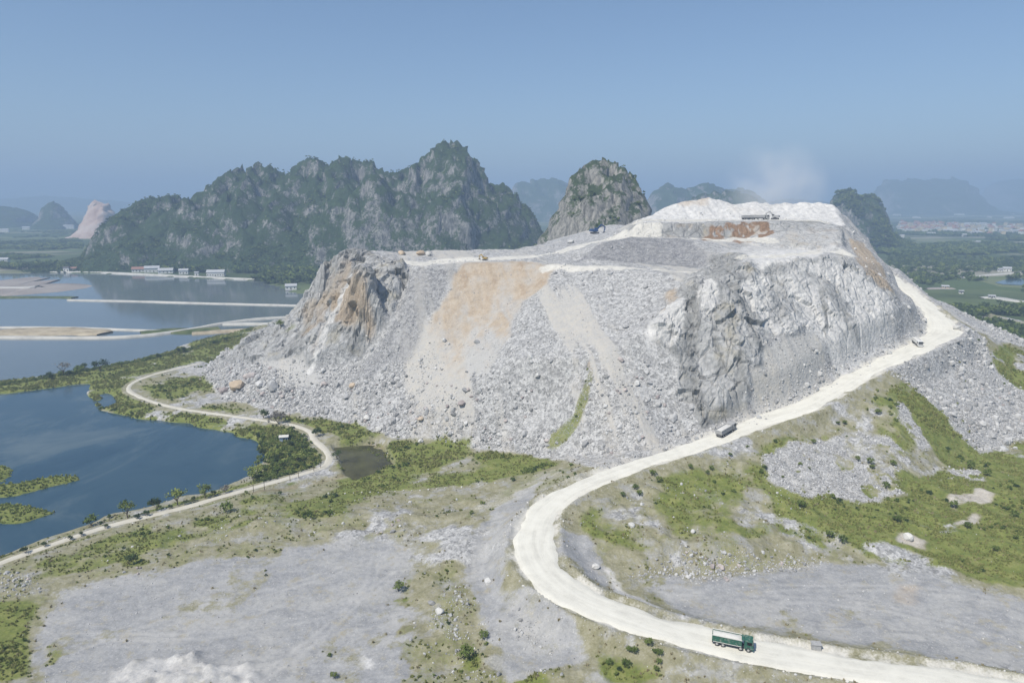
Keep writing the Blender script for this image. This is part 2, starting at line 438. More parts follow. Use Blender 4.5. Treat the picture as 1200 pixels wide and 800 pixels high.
foot = [(236,440),(262,470),(330,482),(400,494),(460,514),(560,526),(640,538),(690,552)]
HILLPOLY = G([(236,441),(262,469),(330,481),(400,493),(460,513),(560,525),(640,536),(700,548)]) + [(c[0], c[1]) for c in ROADC if c[1] > 185][4:-14] + [Z(1140,386,33)[:2], (330,345), (400,420), (400,719), (-40,719), (-120,500), (-215,402)]
hill = in_poly(GX + 1.5 * fbm2(GX, GY, 6, 3, 77), GY + 2.5 * fbm2(GX, GY, 6, 3, 78), HILLPOLY)
hillb = blur(hill.astype(float), 3)

m_grass = np.zeros(GX.shape); m_dry = np.zeros(GX.shape); m_grav = np.zeros(GX.shape); m_dust = np.zeros(GX.shape)
m_och = np.zeros(GX.shape); m_brn = np.zeros(GX.shape); m_rock = np.zeros(GX.shape); m_pale = np.zeros(GX.shape)
STREAK = fbm2((GX + 0.22 * (GY - 300)) / 1.0, GY * 0.11, 7.0, 5, 231, 0.62); BROAD = fbm2(GX + 0.22 * (GY - 300), GY * 0.14, 26.0, 4, 233, 0.6)
def add(M, poly, v=1.0, lo=None, hi=None, nz=None, n=3):
    z = zone(poly, n) * v
    if lo is not None: z = z * sstep(lo, hi, big if nz is None else nz)
    np.maximum(M, z, out=M)
# meadow, shores, verges (everything low on the left is a mix of grass and dry soil)
low_left = (1 - hillb) * sstep(20, -30, GX - 0.12 * (GY - 190))
m_dry = np.maximum(m_dry, (1 - hillb) * 0.9 * sstep(-0.5, 0.2, big + 0.5 * fine + 0.25)); m_grass = np.maximum(m_grass, (1 - hillb) * 0.42 * sstep(-0.2, 0.3, fine + 0.5 * big))
shore = [(-60,690),(0,662),(130,620),(300,574),(372,551),(378,535),(362,516),(340,500),(200,480),(150,458),(165,440),(236,424),(272,410),(300,380),(262,385),(215,400),(100,425),(-60,450),(-60,470),(105,455),(100,470),(140,490),(300,515),(312,540),(290,565),(130,610),(-60,665)]
add(m_grass, shore, 1.0, -0.55, -0.2)
add(m_grass, [(250,470),(330,486),(420,498),(470,514),(560,527),(640,536),(660,545),(600,560),(470,575),(395,580),(388,560),(395,515),(345,498),(240,482),(180,468),(170,452),(236,428)], 0.9, -0.35, 0.1)
add(m_grass, [(0,668),(150,622),(300,580),(400,572),(480,578),(400,605),(300,612),(250,625),(150,655),(0,692)], 0.75, -0.2, 0.25)
add(m_grass, [(-60,700),(40,700),(45,740),(30,800),(-60,830)], 0.85, -0.3, 0.1)
add(m_grass, [(60,760),(130,790),(100,820),(40,810)], 0.7, -0.4, 0.2)
for p in [[(452,690),(472,680),(482,688),(468,702),(450,700)], [(530,762),(556,755),(560,780),(532,786)], [(690,752),(775,752),(778,780),(735,796),(692,790)], [(600,765),(640,775),(650,800),(590,800)], [(140,650),(165,645),(168,662),(142,668)]]:
    add(m_grass, p, 0.95, -0.6, -0.1)
# gravel yards
YARD_L = [(90,684),(170,668),(250,652),(320,640),(400,634),(470,636),(482,660),(470,690),(480,720),(490,800),(500,840),(60,840),(40,770),(55,720)]
YARD_R = [(752,672),(800,668),(870,668),(950,660),(1010,662),(1080,672),(1160,690),(1210,700),(1290,760),(1290,790),(1100,770),(960,745),(860,728),(790,712),(758,694)]
for Y_ in (YARD_L, YARD_R): m_grav = np.maximum(m_grav, zone(Y_, 40))
m_grav = m_grav * (1 - 0.75 * sstep(0.22, 0.42, big + 0.5 * fine) * sstep(1.0, 0.6, m_grav)) * (1 - 0.5 * sstep(0.3, 0.5, big + 0.6 * fine))
add(m_grav, [(570,600),(600,575),(640,560),(600,640),(590,690),(640,730),(690,770),(600,790),(560,740),(545,690),(556,640)], 0.75)
add(m_grav, [(655,615),(690,620),(720,660),(715,690),(690,680),(660,650)], 0.8)
# embankment below the road and the green ground at its foot
emb = [(672,600),(740,566),(850,522),(940,480),(1040,438),(1060,450),(1120,500),(1165,530),(1200,525),(1260,540),(1260,700),(1190,690),(1100,668),(1000,655),(940,640),(900,625),(780,630),(700,630)]
add(m_grass, emb, 0.85, -0.35, 0.2)
add(m_grass, [(930,560),(1000,600),(1060,575),(1100,540),(1050,470),(1070,455),(1130,510),(1170,535),(1260,525),(1260,690),(1180,680),(1100,668),(1010,650),(950,640),(900,610)], 1.0, -0.6, -0.25)
add(m_grass, [(1166,402),(1205,412),(1260,430),(1260,500),(1205,475),(1170,445),(1160,420)], 0.9, -0.55, -0.2)
gl = zone([(880,545),(940,510),(1010,505),(1060,530),(1055,570),(1010,592),(940,585),(900,570)], 3) + zone([(1095,542),(1140,548),(1140,562),(1100,566)], 2) + zone([(1060,478),(1090,520),(1075,525),(1050,490)],2)
gl = gl * sstep(-0.28, 0.12, big + 0.8 * fine + 0.1)
m_grass *= 1 - np.clip(gl, 0, 1) * 0.92
m_dry *= 1 - 0.8 * np.clip(gl, 0, 1)
sand = zone([(1118,588),(1150,578),(1172,582),(1160,592),(1122,596)], 2) + zone([(1108,612),(1150,600),(1160,606),(1150,614)], 2) + zone([(1050,630),(1064,625),(1095,634),(1080,642),(1055,640)], 2)
sand = np.clip(sand, 0, 1) * sstep(-0.3, 0.2, fine + 0.3)
m_grass *= 1 - sand; m_pale = np.maximum(m_pale, sand * 0.6); m_och = np.maximum(m_och, sand * 0.45)
# pond islands, pit floor
m_grass = np.maximum(m_grass, ismask * 1.0)
m_grass = np.maximum(m_grass * (1 - 0.6 * PITM), 0.55 * PITM * sstep(-.3,.2,fine)); m_brn = np.maximum(m_brn, 0.5 * PITM)
bank = sstep(2.6, 1.0, poly_dist(GX, GY, [Z(*p, -4)[:2] for p in [(300,581),(330,573),(365,565),(400,557),(425,551)]])); m_brn = np.maximum(m_brn, 0.4 * bank); m_grass *= 1 - 0.6 * bank  # brown strip paints in the shade and plants on the bank below the track
# hill: rubble by default; rock where steep; named patches
steep = sstep(54, 62, SLOPEB + 6 * fine) * hillb * (GZ0 > 55)
m_rock = np.maximum(m_rock, steep * (0.75 + 0.25 * sstep(-0.4, 0.1, big)))
add(m_rock, [(340,360),(380,300),(430,293),(480,310),(478,335),(455,375),(425,416),(368,428),(300,422),(262,425),(245,432),(275,405),(300,392)], 1.0)
add(m_rock, [(800,335),(832,297),(862,297),(890,330),(905,380),(888,420),(888,440),(868,492),(835,500),(805,470),(795,440),(772,420),(768,385)], 1.0)
add(m_rock, [(880,310),(985,300),(1040,330),(1058,370),(1040,395),(985,405),(960,395),(900,390),(888,350)], 0.85)
talus_r = zone([(900,400),(930,392),(955,400),(985,432),(1045,405),(1070,385),(1090,395),(1000,432),(930,468),(870,498),(888,440)], 3)
m_rock *= 1 - 0.9 * talus_r
add(m_pale, [(860,330),(905,318),(985,310),(1040,345),(1060,385),(1030,402),(985,415),(940,392),(895,385),(880,350)], 0.9, -0.6, -0.1)
add(m_pale, [(762,380),(800,345),(828,332),(840,350),(810,400),(790,430),(768,410)], 0.9)
add(m_pale, [(745,265),(770,248),(790,240),(830,232),(900,238),(965,235),(985,258),(985,264),(900,259),(750,262)], 0.95)
add(m_pale, [(862,305),(880,294),(965,294),(985,297),(960,303),(880,309)], 0.95)
add(m_pale, [(845,296),(880,280),(985,270),(985,285),(900,300)], 0.5)
och1 = zone([(505,388),(530,345),(545,308),(600,306),(652,309),(644,330),(612,358),(598,392),(570,450),(500,445)], 4) * (0.62 + 0.38 * sstep(-0.5, 0.15, STREAK + 0.6 * BROAD)); m_och = np.maximum(m_och, np.maximum(0.05, 0.95 * sstep(20, 46, GZ0 + 16 * STREAK + 6 * fine)) * och1)
add(m_brn, [(575,325),(600,312),(645,312),(630,332),(590,350),(570,370)], 0.30, n=6)
add(m_och, [(352,372),(368,345),(392,308),(412,304),(414,322),(395,350),(375,385),(360,395)], 0.7, -0.5, 0.15, n=4)
add(m_och, [(388,366),(405,336),(432,345),(444,380),(430,394),(408,378),(390,384)], 1.0, n=3)
add(m_och, [(994,280),(1012,284),(1036,318),(1046,340),(1030,338),(1010,320)], 1.0)
add(m_och, [(780,340),(795,335),(792,355),(775,372),(782,355)], 0.8)
add(m_pale, [(360,428),(368,410),(392,365),(412,332),(417,335),(396,370),(376,412),(370,428)], 1.0, n=1)
add(m_och, [(360,428),(368,410),(392,365),(412,332),(417,335),(396,370),(376,412),(370,428)], 0.35, n=1)
add(m_brn, [(818,281),(832,263),(875,261),(908,262),(910,276),(890,282)], 0.9, -0.5, 0.15, fine); add(m_och, [(770,280),(790,262),(835,262),(820,281)], 0.45, -0.2, 0.3, fine); add(m_och, [(905,290),(930,268),(985,268),(980,290)], 0.35, -0.1, 0.35, fine)
add(m_och, [(872,278),(885,264),(905,264),(905,278)], 0.8)
add(m_och, [(795,241),(830,231),(856,236),(830,243)], 0.6); add(m_och, [(860,240),(905,240),(900,254),(850,254)], 0.3, -0.3, 0.2)
gul = [(692,428),(691,445),(685,465),(676,485),(664,500),(650,512)]
dg, vg = poly_dist(GX + 1.2 * fine, GY + 2.0 * big, [(*g, w_) for g, w_ in zip(G(gul), (1.6, 2.2, 2.8, 3.2, 3.8, 4.2))]); kg = sstep(vg[..., 0], vg[..., 0] * .4, dg)
m_grass = np.maximum(m_grass, 0.62 * kg * sstep(50, 18, GZ0)); m_brn = np.maximum(m_brn, 0.5 * kg); GULLY = kg
add(m_grass, [(330,384),(345,376),(345,390)], 0.5)
# pale dusty ways on the plateau
def way(pts, width, v=1.0):
    d = poly_dist(ax, ay, G(pts)); np.maximum(m_dust, v * sstep(width, width * 0.5, d), out=m_dust)
way([(486,308),(560,304),(612,302),(650,297),(695,284),(740,271),(765,268)], 8, 0.85)
way([(640,310),(700,312),(760,316),(815,319)], 5, 0.7)
way([(735,278),(800,279),(860,279),(905,283)], 4, 0.8)
way([(750,259),(830,258),(960,259)], 7, 0.8)
way([(870,300),(930,299),(985,296)], 8, 0.7)
dR, vR = poly_dist(GX, GY, ROADC); wR = vR[..., 1] / 2; zR = vR[..., 0]
m_dust = np.maximum(m_dust, sstep(3.5, 0, dR - wR) * (0.3 + 0.4 * sstep(-.3, .3, fine)))
way([(570,590),(600,575),(640,560),(660,565)], 9, 0.4)
spine = sstep(2.6, 0.8, poly_dist(GX + .5 * fine, GY + .5 * fine, [D(418,318,352)[:2], D(405,345,341)[:2], D(395,362,334)[:2], D(380,392,327)[:2], D(367,427,319)[:2], D(362,434,317)[:2]])); m_pale = np.maximum(m_pale, spine); m_och *= 1 - 0.75 * spine
m_rock *= sstep(0, 7, dR - wR)
k = sstep(3, 9, dR - wR); m_grass *= k
dT, vT = poly_dist(GX, GY, TRACKC); zT = vT[..., 0]
m_grass *= sstep(0.5, 2.5, dT - 1.7)
pl = zone([(118,786),(165,764),(215,768),(262,782),(308,790),(312,800),(240,812),(130,806)], 1); m_pale = np.maximum(m_pale, 0.55 * pl); m_och = np.maximum(m_och, 0.2 * pl)
add(m_pale, [(415,775),(440,765),(445,790),(418,800)], 0.7, -0.4, 0.3, fine); add(m_och, [(1040,690),(1068,685),(1072,712),(1052,712)], 0.6)
add(m_pale, [(708,655),(722,655),(742,690),(778,712),(770,716),(730,700)], 0.75, n=2); add(m_och, [(708,655),(722,655),(742,690),(778,712),(770,716),(730,700)], 0.3, n=2)
m_grass *= 1 - sstep(0.25, 0.6, m_grav); m_dry *= 1 - 0.5 * m_grav
spurz = zone([(1020,432),(1100,378),(1150,392),(1168,440),(1260,480),(1260,525),(1190,522),(1150,533),(1112,500),(1075,455)], 4); m_dry *= 1 - 0.9 * spurz; m_grass *= 1 - 0.75 * spurz
for M in (m_och, m_brn): M *= 0.75 + 0.5 * np.clip(fine + .3, -.3, .5)
m_brn = np.maximum(m_brn, 0.42 * och1 * sstep(0.0, 0.35, STREAK + 0.6 * fine) * sstep(30, 50, GZ0))
m_fin = hillb * np.maximum(0.9 * sstep(-0.06, 0.34, STREAK + 0.4 * BROAD) * sstep(2, 14, GZ0), 0.95 * och1); m_fin = np.maximum(m_fin, 0.9 * zone([(305,420),(340,400),(365,432),(372,452),(345,455),(320,440)], 3)); m_fin = np.maximum(m_fin, 0.85 * talus_r)          # fine chutes between coarse rubble
m_wrm = hillb * sstep(-0.05, 0.35, 0.5 * BROAD + 0.8 * STREAK)
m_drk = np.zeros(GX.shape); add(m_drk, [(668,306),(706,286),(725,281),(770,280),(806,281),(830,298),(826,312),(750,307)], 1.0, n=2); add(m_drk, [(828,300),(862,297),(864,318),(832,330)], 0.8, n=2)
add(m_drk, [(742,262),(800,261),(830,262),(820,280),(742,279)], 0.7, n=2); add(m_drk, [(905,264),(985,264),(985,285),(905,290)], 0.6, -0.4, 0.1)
add(m_drk, [(486,322),(520,312),(545,310),(520,360),(480,420),(430,450),(410,440),(455,398)], 0.65, n=4)
m_rock = np.maximum(m_rock, zone([(740,262),(985,264),(988,285),(900,291),(870,280),(740,279)], 1) * 0.9) * (1 - 0.0)
for pts, wd in (([(808,340),(812,380),(806,420),(815,470),(822,492)], 3.0), ([(838,400),(845,425),(842,440)], 1.2), ([(858,335),(876,372),(886,400)], 2.6), ([(962,345),(966,372),(966,390)], .9), ([(870,420),(868,450),(858,480)], 2.0)):
    d = poly_dist(GX + 1.5 * fine, GY + 1.5 * big, G(pts)); k_ = sstep(wd * 1.5, wd * .4, d) * m_rock; m_drk = np.maximum(m_drk, k_); m_pale *= 1 - 0.9 * k_
m_drk = np.maximum(m_drk, 0.7 * m_rock * (1 - m_pale) * sstep(-0.1, 0.35, fbm2(GX, GY * 0.4, 11, 4, 237, .6)))
m_rut = np.zeros(GX.shape)
for pts in ([(90,760),(200,720),(330,690),(450,650)], [(70,745),(230,745),(380,720),(470,670)], [(300,800),(380,740),(430,690),(440,650)], [(760,690),(880,700),(1010,710),(1150,740)], [(790,700),(900,690),(1050,690),(1180,705)], [(590,590),(575,640),(570,690),(610,740)]):
    d = poly_dist(GX + .8 * fine, GY + .8 * big, catmull([g for g in G(pts)], 5)); m_rut = np.maximum(m_rut, np.exp(-((np.abs(d - 1.1)) / 0.45) ** 2))
m_rut *= np.clip(m_grav, 0, 1) * (0.4 + 0.6 * sstep(-.2, .3, fine))

# ------------------------------------------------------------------ relief
und = 0.5 * fbm2(GX, GY, 20, 4, 51) + 0.25 * fbm2(GX, GY, 4, 3, 53)
amp = (1 - hillb) * (1 - 0.85 * np.clip(m_grav, 0, 1)) * sstep(-6.3, -4.5, GZ)
hum = zone([(100,655),(250,610),(420,585),(560,585),(570,640),(470,632),(330,632),(200,650)], 6) + zone([(490,640),(560,600),(560,700),(640,740),(700,800),(500,800),(480,720)], 6) + zone([(680,600),(850,540),(1000,540),(950,640),(800,660),(690,650)], 6)
GZ = GZ + amp * und * (1 + 1.6 * np.clip(hum, 0, 1))
GZ = GZ + hillb * (1 - np.clip(m_rock, 0, 1)) * sstep(12, 26, SLOPEB) * (0.9 * STREAK + 0.5 * BROAD) + hillb * (GZ0 > 58) * (m_rock < .5) * 0.5 * fbm2(GX, GY, 4.5, 3, 58) 
GZ = GZ + hillb * sstep(80, 88, GZ0) * (1.6 * fbm2(GX, GY, 16, 4, 67, .6) + 0.6 * fbm2(GX, GY, 4, 3, 68))
GZ = GZ + hillb * (1 - np.clip(m_rock, 0, 1)) * (0.7 * fbm2(GX, GY, 12, 5, 57, 0.55))
pile = np.clip(blur(pl, 3), 0, 1); _pr = np.random.default_rng(8); _js, _is = np.nonzero(pl > 0.6); cones = np.zeros(GX.shape)
for q in _pr.integers(0, max(len(_js), 1), 34):
    if len(_js): cones = np.maximum(cones, _pr.uniform(.6, 1.5) - 0.62 * np.hypot(GX - GX[_js[q], _is[q]], (GY - GY[_js[q], _is[q]])))
GZ = GZ + np.clip(cones, 0, 2) * (1 + .35 * fbm2(GX, GY, 1.2, 3, 63)) + pile * 0.15
embz = zone(emb, 6) * (1 - zone(YARD_R, 10)); GZ = GZ + embz * (1.3 * (0.45 - np.abs(fbm2(GX + .4 * GY, GY * .6, 13, 4, 241, .6)) * 1.6) + 0.35 * fbm2(GX, GY, 3, 3, 243))
left_h = np.clip(hum, 0, 1) * (GX < 20); GZ = GZ + left_h * 0.8 * (0.4 - np.abs(fbm2(GX * .6, GY, 11, 4, 245, .6)) * 1.6)
# embed the ways: road bench, berm, track
GZ = GZ - 1.6 * sstep(5, 0, poly_dist(GX, GY, [(g[0] + 3.5, g[1]) for g in G(gul)])) * (m_rock < .5)
berm = np.exp(-((dR - wR - 1.6) / 0.9) ** 2) * (0.35 + 0.5 * np.clip(fbm2(GX, GY, 5, 3, 61) + .3, 0, 1))
kR = sstep(7, 0.6, dR - wR)
GZ = GZ * (1 - kR) + (zR - 0.05) * kR + berm
GZ = np.where(dR < wR + 0.7, zR - 0.22, GZ)
kT = sstep(3.0, 0.5, dT - 1.7) * (dR > 10); GZ = GZ * (1 - kT) + (zT - 0.15) * kT
PX, PY, PZ = GX.copy(), GY.copy(), GZ.copy()
sy, sx = np.gradient(blur(GZ, 2), YS, XS); nn = np.sqrt(1 + sx * sx + sy * sy); NXv, NYv, NZv = -sx / nn, -sy / nn, 1 / nn
sel = m_rock > 0.02
xr, yr, zr = GX[sel], GY[sel], GZ[sel]
disp = 3.6 * (fbm3(xr, yr, zr * 0.3, 17, 5, 71, 0.6, True) - 0.25) + 1.9 * fbm3(xr, yr, zr * 0.6, 5.0, 4, 73, 0.65, True) - 0.6
def facets(x, y, z, s, seed, amp, tilt):
    """angular blocks: every cell of a jittered lattice has its own offset and tilt"""
    x = x / s; y = y / s; z = z / s; ix, iy, iz = (np.floor(v).astype(np.int64) for v in (x, y, z)); best = np.full(x.shape, 1e9); val = np.zeros(x.shape)
    for a in (-1, 0, 1):
        for b in (-1, 0, 1):
            for c in (-1, 0, 1):
                jx, jy, jz = ix + a, iy + b, iz + c; qx = jx + .5 + .45 * _h(jx, jy, jz, seed); qy = jy + .5 + .45 * _h(jx, jy, jz, seed + 1); qz = jz + .5 + .45 * _h(jx, jy, jz, seed + 2)
                dx, dy, dz = x - qx, y - qy, z - qz; d = dx * dx + dy * dy + dz * dz; m = d < best
                v = amp * _h(jx, jy, jz, seed + 3) + tilt * s * (dx * _h(jx, jy, jz, seed + 4) + dy * _h(jx, jy, jz, seed + 5) + dz * _h(jx, jy, jz, seed + 6))
                best = np.where(m, d, best); val = np.where(m, v, val)
    return val
wv = 2.0 * fbm3(xr, yr, zr, 9, 3, 83)
disp = 1.0 * (fbm3(xr, yr, zr * 0.3, 20, 3, 71, 0.5, True) - 0.2) + facets(xr + wv, yr, zr * 0.55, 12.0, 501, 0.8, 0.24) + facets(xr, yr + wv, zr * 0.6, 5.0, 521, 0.3, 0.25) + facets(xr, yr, zr * .8, 2.2, 541, 0.14, 0.22)
disp = disp * np.clip(m_rock[sel], 0, 1) * (1 - 0.75 * sstep(66, 71, zr)) * (1 - 0.4 * sstep(95, 130, xr)) * sstep(2, 9, (dR - wR)[sel])
PX[sel] += disp * NXv[sel]; PY[sel] += disp * NYv[sel]; PZ[sel] += disp * np.maximum(NZv[sel], 0.15) * 0.8
CAV = np.zeros(GX.shape); CAV[sel] = fbm3(xr, yr, zr * 0.25, 6, 4, 79)
GZ = PZ

# ------------------------------------------------------------------ terrain material
def terrain_material():
    t = NT("terrain")
    grass, dry, grav, dust = t.attr("zone_a"); och, brn, rock, pale = t.attr("zone_b"); fin, wrm, drk, rut = t.attr("zone_c")
    n_big = t.noise(0.045, 5, 0.6); n_mid = t.noise(0.35, 5, 0.65); n_fine = t.noise(2.2, 4, 0.7)
    cell = t.vor(0.75, out='Color'); cs = t.n('ShaderNodeSeparateColor'); t.put(cs.inputs[0], cell)
    cell2 = t.vor(2.0, out='Color'); cs2 = t.n('ShaderNodeSeparateColor'); t.put(cs2.inputs[0], cell2)
    stone_v = t.math('ADD', t.math('MULTIPLY', cs.outputs[0], 0.5), t.math('MULTIPLY', cs2.outputs[1], 0.5))
    rub = t.ramp(stone_v, [(0.15, (0.21, 0.208, 0.204)), (0.5, (0.36, 0.357, 0.35)), (0.85, (0.51, 0.505, 0.49))])
    fine_c = t.ramp(t.math('ADD', t.math('MULTIPLY', n_mid, 0.4), t.math('MULTIPLY', n_fine, 0.6)), [(0.3, (0.36, 0.353, 0.335)), (0.7, (0.49, 0.48, 0.455))])
    rub = t.mix(t.mr(t.math('ADD', fin, t.math('MULTIPLY', t.math('SUBTRACT', n_fine, 0.5), 0.5)), 0.3, 0.8), rub, fine_c)
    rub = t.mix(t.math('MULTIPLY', wrm, t.mr(n_mid, 0.4, 0.65, 0.12, 0.5)), rub, (0.49, 0.445, 0.37))
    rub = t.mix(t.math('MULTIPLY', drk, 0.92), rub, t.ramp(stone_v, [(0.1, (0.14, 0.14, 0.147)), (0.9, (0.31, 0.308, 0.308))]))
    gra = t.ramp(n_mid, [(0.25, (0.25, 0.255, 0.28)), (0.55, (0.325, 0.327, 0.355)), (0.8, (0.43, 0.425, 0.42))])
    gra = t.ramp(t.math('ADD', t.math('MULTIPLY', n_mid, 0.45), t.math('ADD', t.math('MULTIPLY', n_fine, 0.3), t.math('MULTIPLY', t.noise(9.0, 2, 0.6), 0.25))), [(0.34, (0.205, 0.208, 0.212)), (0.5, (0.305, 0.306, 0.308)), (0.64, (0.42, 0.415, 0.405))])
    gra = t.mix(t.mr(t.noise(0.06, 6, 0.7), 0.42, 0.62, 0.0, 0.65), gra, (0.43, 0.42, 0.395))
    gra = t.mix(t.mr(t.noise(0.11, 6, 0.7, t.scale(t.co, (1.0, 2.2, 1.0)), 1.0), 0.5, 0.68, 0.0, 0.6), gra, (0.21, 0.213, 0.22))
    gra = t.mix(t.mr(t.noise(0.2, 5, 0.75), 0.53, 0.68, 0.0, 0.75), gra, (0.33, 0.295, 0.205))
    gra = t.mix(t.mr(t.noise(0.75, 5, 0.75), 0.5, 0.68, 0.0, 0.55), gra, (0.22, 0.222, 0.225))
    gra = t.mix(t.mr(t.noise(1.6, 4, 0.75), 0.56, 0.7, 0.0, 0.7), gra, (0.50, 0.495, 0.475))
    gra = t.mix(t.math('MULTIPLY', rut, 0.55), gra, (0.47, 0.46, 0.44))
    drc = t.ramp(t.math('ADD', t.math('MULTIPLY', n_mid, 0.6), t.math('MULTIPLY', n_fine, 0.4)), [(0.3, (0.14, 0.135, 0.07)), (0.48, (0.25, 0.235, 0.145)), (0.7, (0.39, 0.368, 0.285))])
    drc = t.mix(t.mr(t.noise(0.13, 5, 0.7), 0.50, 0.64, 0.0, 0.75), drc, t.ramp(n_fine, [(0.3, (0.24, 0.238, 0.23)), (0.7, (0.42, 0.415, 0.40))]))
    grc = t.ramp(t.math('ADD', t.math('MULTIPLY', n_mid, 0.6), t.math('MULTIPLY', n_fine, 0.4)), [(0.3, (0.07, 0.10, 0.024)), (0.5, (0.165, 0.19, 0.05)), (0.72, (0.29, 0.275, 0.11))])
    stv = t.scale(t.co, (0.5, 0.5, 0.09)); streak = t.noise(1.0, 6, 0.68, stv, 0.6)
    roc = t.ramp(streak, [(0.28, (0.24, 0.24, 0.235)), (0.45, (0.37, 0.37, 0.362)), (0.6, (0.47, 0.467, 0.455)), (0.78, (0.58, 0.565, 0.53))])
    crack = t.vor(0.16, t.scale(t.n('ShaderNodeVectorMath', operation='ADD', i_0=t.co, i_1=t.n('ShaderNodeTexNoise', i_Scale=0.25).outputs['Color']).outputs[0], (1.0, 1.0, 0.4)), 'DISTANCE_TO_EDGE')
    roc = t.mix(t.mr(t.noise(0.07, 5, 0.65, t.scale(t.co, (1.0, 1.0, 0.5))), 0.50, 0.66, 0.0, 0.6), roc, t.ramp(streak, [(0.3, (0.16, 0.162, 0.158)), (0.55, (0.27, 0.27, 0.26)), (0.8, (0.40, 0.39, 0.37))]))
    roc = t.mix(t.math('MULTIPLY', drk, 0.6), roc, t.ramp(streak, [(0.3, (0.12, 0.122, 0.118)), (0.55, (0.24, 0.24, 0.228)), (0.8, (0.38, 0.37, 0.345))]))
    roc = t.mix(t.mr(crack, 0.035, 0.0, 0.0, 0.45), roc, (0.07, 0.065, 0.06))
    roc = t.mix(t.mr(t.noise(0.09, 4, 0.6), 0.52, 0.72, 0.0, 0.5), roc, (0.36, 0.32, 0.22))
    occ = t.ramp(t.math('ADD', t.math('MULTIPLY', n_mid, 0.5), t.math('MULTIPLY', n_fine, 0.5)), [(0.33, (0.26, 0.185, 0.11)), (0.5, (0.41, 0.31, 0.20)), (0.68, (0.50, 0.425, 0.33))])
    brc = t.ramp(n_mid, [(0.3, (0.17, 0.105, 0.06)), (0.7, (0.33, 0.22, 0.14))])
    pac = t.ramp(t.math('ADD', t.math('MULTIPLY', n_mid, 0.5), t.math('MULTIPLY', streak, 0.5)), [(0.3, (0.33, 0.326, 0.32)), (0.47, (0.52, 0.512, 0.495)), (0.66, (0.69, 0.675, 0.64))])
    duc = t.ramp(n_mid, [(0.3, (0.48, 0.465, 0.42)), (0.7, (0.66, 0.635, 0.57))])
    def edge(m, amt=0.5):       # break a zone's border up with fine noise
        return t.mr(t.math('ADD', m, t.math('MULTIPLY', t.math('SUBTRACT', n_fine, 0.5), amt)), 0.25, 0.75)
    c = rub
    c = t.mix(edge(dry, 0.9), c, drc)
    c = t.mix(t.mr(t.math('ADD', grav, t.math('ADD', t.math('MULTIPLY', t.math('SUBTRACT', n_fine, 0.5), 0.7), t.math('MULTIPLY', t.math('SUBTRACT', t.noise(0.16, 6, 0.75), 0.5), 2.2))), 0.3, 0.7), c, gra)
    c = t.mix(edge(rock), c, roc)
    c = t.mix(edge(pale), c, pac)
    c = t.mix(t.math('MULTIPLY', t.mr(t.math('ADD', och, t.math('MULTIPLY', t.math('SUBTRACT', n_fine, 0.5), 0.6)), 0.05, 0.95), 0.74), c, occ)
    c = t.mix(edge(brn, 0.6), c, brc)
    c = t.mix(edge(dust, 0.7), c, duc)
    c = t.mix(edge(grass, 1.1), c, grc)
    h = t.math('ADD', t.math('MULTIPLY', t.vor(0.75), 0.5), t.math('MULTIPLY', n_fine, 0.35))
    h = t.math('ADD', h, t.math('MULTIPLY', t.math('ADD', streak, t.mr(crack, 0.0, 0.12, 0.0, 0.6)), t.math('MULTIPLY', rock, 2.0)))
    rc = t.n('ShaderNodeSeparateColor'); t.put(rc.inputs[0], t.vor(0.5, out='Color')); rc2 = t.n('ShaderNodeSeparateColor'); t.put(rc2.inputs[0], t.vor(1.3, out='Color'))
    h = t.math('ADD', h, t.math('MULTIPLY', rock, t.math('ADD', t.math('MULTIPLY', rc.outputs[0], 1.3), t.math('MULTIPLY', rc2.outputs[1], 0.7))))
    smooth = t.math('MULTIPLY', t.math('ADD', grav, dust), 0.8, True)
    h = t.math('MULTIPLY', h, t.math('SUBTRACT', 1.0, t.math('MULTIPLY', smooth, 0.75)))
    return t.out(c, 0.95, t.bump(h, 0.7, 0.6))
M_TER = terrain_material()

# split the sheet into pieces of the setting
cx = (GX[:-1, :-1] + GX[1:, 1:]) / 2; cy = (GY[:-1, :-1] + GY[1:, 1:]) / 2
kind = np.zeros(cx.shape, int)
kind[(m_grav[:-1, :-1] > 0.5) & in_poly(cx, cy, G([(60,640),(500,625),(520,840),(0,840)]))] = 1
kind[(m_grav[:-1, :-1] > 0.5) & in_poly(cx, cy, G([(740,655),(1300,650),(1300,800),(740,720)]))] = 2
kind[hill[:-1, :-1]] = 3
idx = np.arange(NX * NY).reshape(NY, NX)
QF = np.stack([idx[:-1, :-1], idx[:-1, 1:], idx[1:, 1:], idx[1:, :-1]], -1)
VV = np.stack([PX, PY, PZ], -1).reshape(-1, 3)
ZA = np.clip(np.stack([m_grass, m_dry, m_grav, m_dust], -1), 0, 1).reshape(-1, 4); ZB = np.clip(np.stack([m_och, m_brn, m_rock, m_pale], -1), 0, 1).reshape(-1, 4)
ZC = np.clip(np.stack([m_fin, m_wrm, m_drk, m_rut], -1), 0, 1).reshape(-1, 4)
ROCKF = (m_rock[:-1, :-1] > 0.4)
